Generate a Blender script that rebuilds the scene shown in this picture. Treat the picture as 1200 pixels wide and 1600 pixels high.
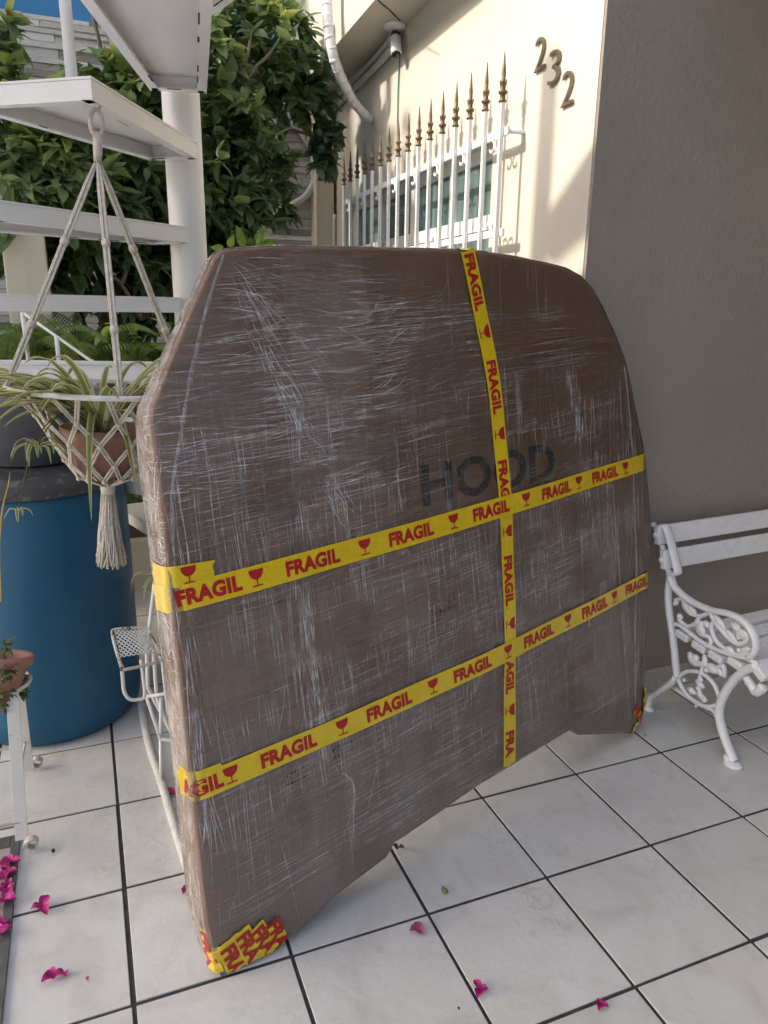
import bpy, bmesh, math, random
from mathutils import Vector, Matrix, Quaternion
random.seed(7)
SC = bpy.context.scene
COL = SC.collection
for o in list(bpy.data.objects):
    bpy.data.objects.remove(o)

# ------------------------------------------------------------------ camera
FPX = 1150.485
CAM = Vector((0.0148, -1.2962, 1.3889))
RC = Matrix(((0.9276775562913837, 0.08667414037131721, -0.3631830735925613),
             (-0.37314473155229333, 0.24990042750002653, -0.8934835116833836),
             (0.013317690040451632, 0.9643844512051183, 0.26416901674077764)))
# the patio floor drains: it is tilted 0.84 degrees against the plumb walls
QF = Matrix(((0.9999857310007848, 3.6706456894476426e-05, 0.005341951652904751),
             (3.670645689447643e-05, 0.9999055740379945, -0.013741967122097862),
             (-0.005341951652904751, 0.013741967122097862, 0.9998913050387793)))
cam_d = bpy.data.cameras.new('camera')
cam_d.sensor_fit = 'VERTICAL'
cam_d.sensor_height = 36.0
cam_d.lens = FPX / 1600 * 36.0
cam_d.clip_start = 0.05
cam_d.clip_end = 500
cam = bpy.data.objects.new('camera', cam_d)
COL.objects.link(cam)
cam.matrix_world = Matrix.Translation(CAM) @ RC.to_4x4()
SC.camera = cam

# ------------------------------------------------------------------ light
SUN_AZ = math.radians(172)      # measured from +x, counter-clockwise
SUN_EL = math.radians(36)
wd = bpy.data.worlds.new('World')
SC.world = wd
wd.use_nodes = True
nt = wd.node_tree
sky = nt.nodes.new('ShaderNodeTexSky')
sky.sky_type = 'NISHITA'
sky.sun_disc = False
sky.sun_elevation = SUN_EL
sky.sun_rotation = math.pi / 2 - SUN_AZ
sky.air_density = 1.0
sky.dust_density = 4.0
sky.ozone_density = 0.6
bg = nt.nodes['Background']
bg.inputs['Strength'].default_value = 0.15
nt.links.new(sky.outputs[0], bg.inputs[0])
sl = bpy.data.lights.new('sun', 'SUN')
sl.energy = 2.0
sl.angle = math.radians(2.2)
sl.color = (1.0, 0.94, 0.85)
so = bpy.data.objects.new('sun', sl)
COL.objects.link(so)
sdir = Vector((math.cos(SUN_EL) * math.cos(SUN_AZ), math.cos(SUN_EL) * math.sin(SUN_AZ), math.sin(SUN_EL)))
so.rotation_euler = sdir.to_track_quat('Z', 'Y').to_euler()
so.location = sdir * 20
SC.view_settings.view_transform = 'Standard'
SC.view_settings.look = 'None'
SC.view_settings.gamma = 1.0
SC.view_settings.exposure = 1.25
SC.view_settings.use_curve_mapping = False
SC.view_settings.use_white_balance = True
SC.view_settings.white_balance_temperature = 6750
SC.view_settings.white_balance_tint = 10
SC.cycles.max_bounces = 6
SC.cycles.adaptive_threshold = 0.02
SC.cycles.transparent_max_bounces = 16
SC.cycles.use_denoising = True

# ------------------------------------------------------------------ measuring helpers (photo pixel -> point on a real plane)
def ray(u, v):
    return RC @ Vector(((u - 600) / FPX, -(v - 800) / FPX, -1.0))
def on_plane(u, v, n, c):
    d = ray(u, v); n = Vector(n)
    return CAM + d * ((c - n.dot(CAM)) / n.dot(d))
def at_x(u, v, x): return on_plane(u, v, (1, 0, 0), x)
def at_y(u, v, y): return on_plane(u, v, (0, 1, 0), y)
def at_z(u, v, z): return on_plane(u, v, (0, 0, 1), z)
NF = QF @ Vector((0, 0, 1))
def on_floor(u, v, h=0.0): return on_plane(u, v, NF, h)
def floor_pt(x, y, h=0.0): return QF @ Vector((x, y, h))

# ------------------------------------------------------------------ mesh helpers
class MB:
    def __init__(s):
        s.v = []; s.f = []; s.sm = []; s.tint = []
    def add(s, verts, faces, smooth=False, tint=None):
        b = len(s.v)
        s.v.extend([tuple(p) for p in verts])
        for f in faces:
            s.f.append([i + b for i in f]); s.sm.append(smooth); s.tint.append(tint)
        return s
    def box(s, c, size, rot=None, bev=0.0):
        x, y, z = (d / 2 for d in size)
        c = Vector(c)
        if bev <= 0:
            vs = [Vector((i, j, k)) for i in (-x, x) for j in (-y, y) for k in (-z, z)]
            fs = [(0, 1, 3, 2), (4, 6, 7, 5), (0, 4, 5, 1), (2, 3, 7, 6), (0, 2, 6, 4), (1, 5, 7, 3)]
        else:
            bm = bmesh.new()
            bmesh.ops.create_cube(bm, size=1.0)
            for w in bm.verts:
                w.co = Vector((w.co.x * 2 * x, w.co.y * 2 * y, w.co.z * 2 * z))
            bmesh.ops.bevel(bm, geom=bm.edges[:], offset=bev, segments=2, affect='EDGES', profile=0.5)
            bm.verts.index_update()
            vs = [w.co.copy() for w in bm.verts]
            fs = [[w.index for w in f.verts] for f in bm.faces]
            bm.free()
        if rot is not None:
            vs = [rot @ w for w in vs]
        return s.add([c + w for w in vs], fs)
    def beam(s, a, b, w, h, up=(0, 0, 1), bev=0.0):
        a = Vector(a); b = Vector(b); d = b - a; L = d.length; d.normalize()
        u = Vector(up); sd = d.cross(u).normalized(); u2 = sd.cross(d)
        rot = Matrix((d, sd, u2)).transposed()
        return s.box((a + b) / 2, (L, w, h), rot, bev)
    def tube(s, path, r, n=8, cap=True, smooth=True, flat=None):
        P = [Vector(p) for p in path]
        R = r if isinstance(r, (list, tuple)) else [r] * len(P)
        T = []
        for i in range(len(P)):
            a = P[max(0, i - 1)]; b = P[min(len(P) - 1, i + 1)]
            T.append((b - a).normalized())
        ref = Vector((0, 0, 1)) if abs(T[0].z) < 0.9 else Vector((1, 0, 0))
        u = T[0].cross(ref).normalized()
        vs = []
        for i, p in enumerate(P):
            if i:
                q = T[i - 1].rotation_difference(T[i]); u = q @ u
            u = (u - T[i] * u.dot(T[i])).normalized()
            w = T[i].cross(u)
            for k in range(n):
                a = 2 * math.pi * k / n
                vs.append(p + (u * math.cos(a) + w * math.sin(a)) * R[i])
        fs = []
        for i in range(len(P) - 1):
            for k in range(n):
                fs.append((i * n + k, i * n + (k + 1) % n, (i + 1) * n + (k + 1) % n, (i + 1) * n + k))
        if cap:
            fs.append(tuple(range(n - 1, -1, -1)))
            fs.append(tuple((len(P) - 1) * n + k for k in range(n)))
        if flat:
            fl, ax = flat
            ax = Vector(ax)
            m = [Vector(p) for p in vs]
            out = []
            for i, p in enumerate(P):
                for k in range(n):
                    q = m[i * n + k] - p
                    out.append(p + q + ax * q.dot(ax) * (fl - 1))
            vs = out
        return s.add(vs, fs, smooth)
    def lathe(s, prof, c=(0, 0, 0), n=32, smooth=True, close=False):
        c = Vector(c); vs = []; fs = []
        m = len(prof)
        for r, z in prof:
            for k in range(n):
                a = 2 * math.pi * k / n
                vs.append(c + Vector((r * math.cos(a), r * math.sin(a), z)))
        for i in range(m - 1):
            for k in range(n):
                fs.append((i * n + k, i * n + (k + 1) % n, (i + 1) * n + (k + 1) % n, (i + 1) * n + k))
        if prof[0][0] > 1e-4: fs.append(tuple(range(n - 1, -1, -1)))
        if prof[-1][0] > 1e-4 and not close: fs.append(tuple((m - 1) * n + k for k in range(n)))
        return s.add(vs, fs, smooth)
    def ball(s, c, r, n=10, m=7):
        prof = [(max(1e-5, math.sin(math.pi * i / m)), -math.cos(math.pi * i / m)) for i in range(m + 1)]
        if not isinstance(r, (tuple, list)): r = (r, r, r)
        b = MB(); b.lathe(prof, n=n)
        c = Vector(c)
        return s.add([c + Vector((v[0] * r[0], v[1] * r[1], v[2] * r[2])) for v in b.v], b.f, True)
    def prism(s, poly, axis_map, d0, d1):
        """poly of (a,b); axis_map(a,b,d)->Vector"""
        n = len(poly)
        vs = [axis_map(a, b, d0) for a, b in poly] + [axis_map(a, b, d1) for a, b in poly]
        fs = [tuple(range(n - 1, -1, -1)), tuple(range(n, 2 * n))]
        for i in range(n):
            j = (i + 1) % n
            fs.append((i, j, n + j, n + i))
        return s.add(vs, fs)
    def mesh(s, name):
        me = bpy.data.meshes.new(name)
        me.from_pydata(s.v, [], s.f)
        me.polygons.foreach_set('use_smooth', s.sm)
        if any(t is not None for t in s.tint):
            at = me.attributes.new('tint', 'FLOAT', 'FACE')
            at.data.foreach_set('value', [0.5 if t is None else t for t in s.tint])
        me.validate(); me.update()
        return me
    def build(s, name, mat, parent=None, fix=True):
        me = s.mesh(name)
        if fix:
            bm = bmesh.new(); bm.from_mesh(me)
            bmesh.ops.recalc_face_normals(bm, faces=bm.faces[:])
            bm.to_mesh(me); bm.free()
        return obj(name, me, mat, parent)

def obj(name, me, mat, parent=None):
    o = bpy.data.objects.new(name, me)
    COL.objects.link(o)
    if mat is not None and me is not None and not me.materials:
        me.materials.append(mat)
    if parent is not None:
        o.parent = parent
    return o
def tag(o, label=None, cat=None, group=None, kind=None):
    if label: o['label'] = label
    if cat: o['category'] = cat
    if group: o['group'] = group
    if kind: o['kind'] = kind
    return o
def thing(name, label, cat, loc=(0, 0, 0), group=None, rot=None):
    o = bpy.data.objects.new(name, None)
    COL.objects.link(o)
    o.empty_display_size = 0.1
    m = Matrix.Translation(Vector(loc))
    if rot is not None: m = m @ rot.to_4x4()
    o.matrix_world = m
    return tag(o, label, cat, group)
def smooth_path(pts, n=6, closed=False):
    P = [Vector(p) for p in pts]; out = []
    m = len(P)
    for i in range(m if closed else m - 1):
        if closed:
            p0, p1, p2, p3 = P[(i - 1) % m], P[i], P[(i + 1) % m], P[(i + 2) % m]
        else:
            p0, p1, p2, p3 = P[max(0, i - 1)], P[i], P[i + 1], P[min(m - 1, i + 2)]
        for k in range(n):
            t = k / n
            out.append(0.5 * ((2 * p1) + (p2 - p0) * t + (2 * p0 - 5 * p1 + 4 * p2 - p3) * t * t + (3 * p1 - p0 - 3 * p2 + p3) * t ** 3))
    out.append(P[0] if closed else P[-1])
    return out
def loc_of(parent_m):
    inv = parent_m.inverted()
    return lambda p: inv @ Vector(p)

# ------------------------------------------------------------------ materials
def nodes_of(name):
    m = bpy.data.materials.new(name); m.use_nodes = True
    t = m.node_tree
    return m, t, t.nodes['Principled BSDF'], t.nodes, t.links
def N(t, typ, **kw):
    n = t.nodes.new(typ)
    for k, v in kw.items():
        if k.startswith('i_'):
            key = k[2:]
            n.inputs[int(key) if key.isdigit() else key.replace('_', ' ')].default_value = v
        else: setattr(n, k, v)
    return n
def ramp(t, fac, stops, interp='LINEAR'):
    r = t.nodes.new('ShaderNodeValToRGB')
    r.color_ramp.interpolation = interp
    e = r.color_ramp.elements
    while len(e) < len(stops): e.new(0.5)
    for i, (p, c) in enumerate(stops):
        e[i].position = p
        e[i].color = (c, c, c, 1) if isinstance(c, (int, float)) else (*c, 1)
    t.links.new(fac, r.inputs[0])
    return r
def mathn(t, op, a, b=None, c=None, clamp=False):
    n = t.nodes.new('ShaderNodeMath'); n.operation = op; n.use_clamp = clamp
    for i, x in enumerate((a, b, c)):
        if x is None: continue
        if isinstance(x, (int, float)): n.inputs[i].default_value = x
        else: t.links.new(x, n.inputs[i])
    return n.outputs[0]
def mixc(t, fac, a, b):
    n = t.nodes.new('ShaderNodeMix'); n.data_type = 'RGBA'
    for i, x in ((0, fac), (6, a), (7, b)):
        if isinstance(x, (int, float)): n.inputs[i].default_value = x
        elif isinstance(x, tuple): n.inputs[i].default_value = (*x, 1)
        else: t.links.new(x, n.inputs[i])
    return n.outputs[2]
def noise(t, vec, scale, detail=4, rough=0.55, dist=0.0):
    n = N(t, 'ShaderNodeTexNoise')
    n.inputs['Scale'].default_value = scale; n.inputs['Detail'].default_value = detail
    n.inputs['Roughness'].default_value = rough; n.inputs['Distortion'].default_value = dist
    if vec is not None: t.links.new(vec, n.inputs['Vector'])
    return n.outputs['Fac']
def coords(t, scale=None, kind='Object'):
    c = N(t, 'ShaderNodeTexCoord').outputs[kind]
    if scale is None: return c
    mp = N(t, 'ShaderNodeMapping'); mp.inputs['Scale'].default_value = scale
    t.links.new(c, mp.inputs[0]); return mp.outputs[0]
def bump(t, h, strength=0.3, dist=0.01):
    b = N(t, 'ShaderNodeBump'); b.inputs['Strength'].default_value = strength; b.inputs['Distance'].default_value = dist
    t.links.new(h, b.inputs['Height']); return b.outputs[0]
def pm(name, col, rough=0.5, var=0.12, scale=6.0, bmp=0.0, bscale=40.0, bdist=0.004, metal=0.0, spec=0.5, coat=0.0,
       wear=None, wear_amt=0.62, rnd=0.0, kind='Object'):
    m, t, p, n, l = nodes_of(name)
    c = coords(t, kind=kind)
    f = noise(t, c, scale, 5)
    dk = tuple(x * (1 - var) for x in col); lt = tuple(min(1, x * (1 + var)) for x in col)
    cc = ramp(t, f, [(0.3, dk), (0.7, lt)]).outputs[0]
    if rnd:
        oi = N(t, 'ShaderNodeObjectInfo').outputs['Random']
        k = mathn(t, 'MULTIPLY_ADD', oi, 2 * rnd, 1 - rnd)
        mx = t.nodes.new('ShaderNodeVectorMath'); mx.operation = 'SCALE'
        l.new(cc, mx.inputs[0]); l.new(k, mx.inputs['Scale']); cc = mx.outputs[0]
    if wear is not None:
        wf = ramp(t, noise(t, c, scale * 5, 6, 0.65), [(wear_amt, 0), (wear_amt + 0.05, 1)]).outputs[0]
        cc = mixc(t, wf, cc, wear)
    l.new(cc, p.inputs['Base Color'])
    rr = ramp(t, noise(t, c, scale * 2.3, 3), [(0.3, max(0.02, rough - 0.07)), (0.7, min(1, rough + 0.07))]).outputs[0]
    l.new(rr, p.inputs['Roughness'])
    p.inputs['Metallic'].default_value = metal
    p.inputs['Specular IOR Level'].default_value = spec
    p.inputs['Coat Weight'].default_value = coat
    if bmp: l.new(bump(t, noise(t, c, bscale, 5), bmp, bdist), p.inputs['Normal'])
    return m

M = {}
M['grout'] = pm('grout', (0.045, 0.042, 0.04), 0.9, 0.4, 30, 0.4, 200, 0.002)
# ceramic floor tile: off-white, faint veins, glossy wavy glaze
def mk_tile():
    m, t, p, n, l = nodes_of('ceramic_tile')
    oi = N(t, 'ShaderNodeObjectInfo')
    c0 = coords(t)
    vm = t.nodes.new('ShaderNodeVectorMath'); vm.operation = 'MULTIPLY_ADD'
    comb = N(t, 'ShaderNodeCombineXYZ')
    l.new(oi.outputs['Random'], comb.inputs[0]); l.new(oi.outputs['Random'], comb.inputs[1])
    vm.inputs[1].default_value = (1, 1, 1)
    sc = t.nodes.new('ShaderNodeVectorMath'); sc.operation = 'SCALE'; sc.inputs['Scale'].default_value = 37.0
    l.new(comb.outputs[0], sc.inputs[0])
    ad = t.nodes.new('ShaderNodeVectorMath'); ad.operation = 'ADD'
    l.new(c0, ad.inputs[0]); l.new(sc.outputs[0], ad.inputs[1]); c = ad.outputs[0]
    f = noise(t, c, 5.0, 6, 0.6, 1.4)
    col = ramp(t, f, [(0.28, (0.52, 0.505, 0.48)), (0.5, (0.61, 0.60, 0.58)), (0.72, (0.65, 0.645, 0.63))]).outputs[0]
    vein = ramp(t, noise(t, c, 9, 7, 0.62, 2.5), [(0.47, 0), (0.5, 1), (0.53, 0)]).outputs[0]
    vm2 = mathn(t, 'MULTIPLY', vein, ramp(t, noise(t, c, 3, 2), [(0.5, 0), (0.75, 0.45)]).outputs[0])
    col = mixc(t, vm2, col, (0.33, 0.32, 0.31))
    # dried dirt smears and specks
    wc = coords(t, kind='Object')
    d = ramp(t, noise(t, c, 14, 6, 0.7), [(0.60, 0), (0.85, 0.5)]).outputs[0]
    col = mixc(t, d, col, (0.30, 0.28, 0.25))
    sp = ramp(t, noise(t, c, 160, 2), [(0.765, 0), (0.79, 0.8)]).outputs[0]
    col = mixc(t, sp, col, (0.10, 0.09, 0.08))
    k = mathn(t, 'MULTIPLY_ADD', oi.outputs['Random'], 0.10, 0.95)
    s2 = t.nodes.new('ShaderNodeVectorMath'); s2.operation = 'SCALE'
    l.new(col, s2.inputs[0]); l.new(k, s2.inputs['Scale'])
    l.new(s2.outputs[0], p.inputs['Base Color'])
    r = ramp(t, noise(t, c, 8, 5, 0.65), [(0.3, 0.08), (0.75, 0.28)]).outputs[0]
    l.new(r, p.inputs['Roughness'])
    p.inputs['Specular IOR Level'].default_value = 0.5
    h = mathn(t, 'ADD', noise(t, c, 55, 4, 0.5, 0.6), mathn(t, 'MULTIPLY', noise(t, c, 9, 2), 1.5))
    l.new(bump(t, h, 0.22, 0.003), p.inputs['Normal'])
    return m
M['tile'] = mk_tile()
M['grey_plaster'] = pm('grey_plaster', (0.285, 0.25, 0.214), 0.62, 0.07, 1.5, 0.7, 55, 0.005, wear=(0.25, 0.22, 0.19), wear_amt=0.70)
M['cream_plaster'] = pm('cream_plaster', (0.58, 0.545, 0.47), 0.7, 0.05, 1.6, 0.4, 45, 0.003)
M['skirting'] = pm('skirting_tile', (0.42, 0.39, 0.35), 0.3, 0.08, 6, 0.05, 30, rnd=0.05)
M['white_metal'] = pm('white_enamel_paint', (0.76, 0.76, 0.75), 0.33, 0.03, 5, 0.08, 60, 0.002, wear=(0.22, 0.17, 0.12), wear_amt=0.735)
M['stair_paint'] = pm('white_stair_paint', (0.82, 0.82, 0.82), 0.38, 0.03, 4, 0.10, 25, 0.003, wear=(0.20, 0.16, 0.13), wear_amt=0.725)
M['bench_paint'] = pm('white_cast_paint', (0.78, 0.78, 0.79), 0.3, 0.04, 9, 0.25, 45, 0.004)
M['stand_paint'] = pm('worn_white_paint', (0.72, 0.69, 0.64), 0.5, 0.06, 8, 0.25, 60, 0.003, wear=(0.13, 0.07, 0.04), wear_amt=0.66)
M['rust'] = pm('rusty_paint', (0.55, 0.52, 0.48), 0.6, 0.1, 8, 0.4, 60, 0.004, wear=(0.12, 0.07, 0.045), wear_amt=0.54)
M['bronze'] = pm('bronze_spear', (0.15, 0.105, 0.06), 0.5, 0.25, 20, 0.3, 90, 0.003, metal=0.45)
M['brass_dark'] = pm('aged_brass_digit', (0.24, 0.19, 0.13), 0.4, 0.2, 25, 0.1, 60, metal=0.6)
M['blue_drum'] = pm('blue_drum_plastic', (0.003, 0.085, 0.175), 0.45, 0.10, 3, 0.08, 30, 0.003, wear=(0.25, 0.3, 0.36), wear_amt=0.78)
M['black_plastic'] = pm('dusty_black_plastic', (0.05, 0.053, 0.056), 0.45, 0.3, 5, 0.1, 40, wear=(0.13, 0.128, 0.12), wear_amt=0.56)
M['pot_grey'] = pm('grey_plastic_pot', (0.13, 0.142, 0.16), 0.42, 0.15, 5, 0.05, 40)
M['soil'] = pm('potting_soil', (0.035, 0.024, 0.017), 0.95, 0.5, 40, 0.9, 80, 0.01)
M['terracotta'] = pm('terracotta_plastic', (0.27, 0.145, 0.105), 0.55, 0.1, 6, 0.08, 40)
M['terracotta_old'] = pm('worn_terracotta', (0.36, 0.17, 0.125), 0.7, 0.15, 9, 0.3, 60, wear=(0.55, 0.45, 0.4), wear_amt=0.66)
M['rope'] = pm('cotton_cord', (0.64, 0.59, 0.51), 0.9, 0.15, 90, 0.9, 350, 0.004)
M['rope_white'] = pm('white_wrapped_cord', (0.74, 0.73, 0.70), 0.85, 0.1, 60, 0.8, 250, 0.003)
M['pvc'] = pm('white_taped_pipe', (0.68, 0.68, 0.68), 0.45, 0.10, 14, 0.2, 30, 0.004)
M['conduit'] = pm('grey_conduit', (0.50, 0.51, 0.50), 0.5, 0.12, 8, 0.1, 40)
M['blue_paint'] = pm('blue_wall_paint', (0.045, 0.24, 0.50), 0.6, 0.06, 2, 0.25, 40)
M['mortar'] = pm('wall_mortar', (0.36, 0.345, 0.325), 0.9, 0.15, 8, 0.5, 60)
M['bark'] = pm('bark', (0.13, 0.105, 0.075), 0.9, 0.3, 14, 0.8, 50, 0.01)
M['black_part'] = pm('black_plastic_part', (0.012, 0.012, 0.013), 0.25, 0.2, 20)
M['cam_white'] = pm('camera_white_plastic', (0.72, 0.72, 0.71), 0.35, 0.03, 10)
M['cable_dark'] = pm('dark_cable', (0.03, 0.035, 0.035), 0.5, 0.2, 20)
M['cable_green'] = pm('green_cable', (0.04, 0.22, 0.17), 0.45, 0.2, 20)
M['tape_yellow'] = pm('yellow_packing_tape', (0.74, 0.52, 0.012), 0.24, 0.06, 12, 0.5, 16, 0.006, coat=0.5)
M['tape_red'] = pm('red_tape_print', (0.42, 0.012, 0.016), 0.33, 0.08, 20)
M['hood_print'] = pm('black_box_print', (0.022, 0.020, 0.018), 0.8, 0.4, 30)
M['stamp'] = pm('faded_stamp_ink', (0.02, 0.018, 0.016), 0.8, 0.5, 60)
M['petal'] = pm('magenta_bract', (0.42, 0.012, 0.17), 0.6, 0.25, 30, 0.4, 90, 0.003, rnd=0.15)
M['petal_faded'] = pm('faded_bract', (0.42, 0.10, 0.19), 0.65, 0.25, 40, 0.4, 90, 0.003)
M['dry_leaf'] = pm('dry_brown_leaf', (0.055, 0.03, 0.018), 0.8, 0.4, 40, 0.3, 60)
M['bud'] = pm('olive_bud', (0.20, 0.19, 0.06), 0.6, 0.3, 40)
M['slab_pink'] = pm('pinkish_stone', (0.36, 0.30, 0.29), 0.45, 0.2, 5, 0.1, 40)
M['slab_dark'] = pm('dark_stone_strip', (0.10, 0.097, 0.095), 0.5, 0.3, 14, 0.2, 60)
M['dark_room'] = pm('dark_room', (0.02, 0.022, 0.024), 0.8)
M['beige_wall'] = pm('beige_wall', (0.60, 0.55, 0.44), 0.75, 0.06, 2, 0.3, 40)
M['ceiling'] = pm('ceiling_paint', (0.62, 0.60, 0.56), 0.8, 0.05, 2, 0.3, 40)
M['blocker'] = pm('blocker_white', (0.72, 0.70, 0.66), 0.85, 0.06, 2, 0.3, 40)  # pale finish of the added sun-blocking wall, bright for bounce light
M['flower_white'] = pm('white_blossom', (0.75, 0.75, 0.70), 0.6, 0.05, 30)

def mk_stone():
    m, t, p, n, l = nodes_of('ledger_stone')
    oi = N(t, 'ShaderNodeObjectInfo').outputs['Random']
    at = N(t, 'ShaderNodeAttribute'); at.attribute_name = 'tint'
    r = mathn(t, 'FRACT', mathn(t, 'ADD', oi, at.outputs['Fac']))
    base = ramp(t, r, [(0.0, (0.30, 0.25, 0.215)), (0.14, (0.40, 0.355, 0.325)), (0.26, (0.56, 0.53, 0.50)), (0.65, (0.66, 0.645, 0.615)), (1.0, (0.74, 0.73, 0.71))]).outputs[0]
    c = coords(t, (1, 1, 2.5))
    f = noise(t, c, 14, 6, 0.65, 0.5)
    v = ramp(t, f, [(0.25, 0.78), (0.75, 1.12)]).outputs[0]
    mx = t.nodes.new('ShaderNodeMix'); mx.data_type = 'RGBA'; mx.blend_type = 'MULTIPLY'; mx.inputs[0].default_value = 1
    l.new(base, mx.inputs[6]); l.new(v, mx.inputs[7])
    l.new(mx.outputs[2], p.inputs['Base Color'])
    p.inputs['Roughness'].default_value = 0.85
    l.new(bump(t, noise(t, c, 26, 6, 0.7), 0.8, 0.01), p.inputs['Normal'])
    return m
M['stone'] = mk_stone()

def mk_leaf(name, dark, mid, light, trans=0.35, rough=0.38, stripe=None):
    m, t, p, n, l = nodes_of(name)
    at = N(t, 'ShaderNodeAttribute'); at.attribute_name = 'tint'
    oi = N(t, 'ShaderNodeObjectInfo').outputs['Random']
    nz = noise(t, coords(t), 7, 3)
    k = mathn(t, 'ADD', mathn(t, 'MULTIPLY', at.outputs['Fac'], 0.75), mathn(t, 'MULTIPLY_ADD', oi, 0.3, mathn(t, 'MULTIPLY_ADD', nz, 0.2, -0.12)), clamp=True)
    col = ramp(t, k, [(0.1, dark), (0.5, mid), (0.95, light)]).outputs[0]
    if stripe:
        sa = N(t, 'ShaderNodeAttribute'); sa.attribute_name = 'across'
        s = ramp(t, sa.outputs['Fac'], [(0.50, 0), (0.72, 1)]).outputs[0]
        col = mixc(t, s, col, stripe)
    l.new(col, p.inputs['Base Color'])
    p.inputs['Roughness'].default_value = rough
    l.new(bump(t, noise(t, coords(t), 60, 3), 0.2, 0.002), p.inputs['Normal'])
    tr = N(t, 'ShaderNodeBsdfTranslucent')
    hs = N(t, 'ShaderNodeHueSaturation'); hs.inputs['Value'].default_value = 1.6; hs.inputs['Hue'].default_value = 0.485
    l.new(col, hs.inputs['Color']); l.new(hs.outputs[0], tr.inputs['Color'])
    ms = N(t, 'ShaderNodeMixShader'); ms.inputs[0].default_value = trans
    l.new(p.outputs[0], ms.inputs[1]); l.new(tr.outputs[0], ms.inputs[2])
    l.new(ms.outputs[0], n['Material Output'].inputs[0])
    return m
M['leaf'] = mk_leaf('citrus_leaf', (0.066, 0.105, 0.055), (0.125, 0.19, 0.08), (0.28, 0.35, 0.10), 0.38)
M['leaf_young'] = mk_leaf('young_leaf', (0.12, 0.22, 0.03), (0.20, 0.33, 0.045), (0.30, 0.42, 0.07), 0.4)
M['fern'] = mk_leaf('fern_leaf', (0.06, 0.11, 0.025), (0.12, 0.19, 0.045), (0.22, 0.29, 0.07), 0.4, 0.5)
M['spider'] = mk_leaf('spider_plant_leaf', (0.12, 0.16, 0.045), (0.17, 0.215, 0.06), (0.24, 0.28, 0.09), 0.35, 0.45, stripe=(0.46, 0.46, 0.26))
M['succulent'] = mk_leaf('succulent_leaf', (0.06, 0.09, 0.03), (0.10, 0.14, 0.05), (0.22, 0.26, 0.12), 0.2, 0.5)
M['yellow_leaf'] = mk_leaf('yellowed_leaf', (0.40, 0.26, 0.03), (0.48, 0.33, 0.05), (0.55, 0.4, 0.08), 0.3, 0.5)

def mk_card():
    m, t, p, n, l = nodes_of('brown_cardboard')
    c = coords(t)
    f = noise(t, c, 1.6, 4, 0.5)
    col = ramp(t, f, [(0.3, (0.33, 0.168, 0.088)), (0.7, (0.43, 0.226, 0.126))]).outputs[0]
    fib = noise(t, coords(t, (60, 60, 600)), 1, 3)
    col = mixc(t, mathn(t, 'MULTIPLY', fib, 0.25), col, (0.12, 0.075, 0.05))
    l.new(col, p.inputs['Base Color'])
    p.inputs['Roughness'].default_value = 0.75
    h = mathn(t, 'ADD', noise(t, coords(t, (5, 5, 1.2)), 1.5, 3), mathn(t, 'MULTIPLY', noise(t, c, 120, 2), 0.05))
    l.new(bump(t, h, 0.35, 0.02), p.inputs['Normal'])
    return m
M['card'] = mk_card()

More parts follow.
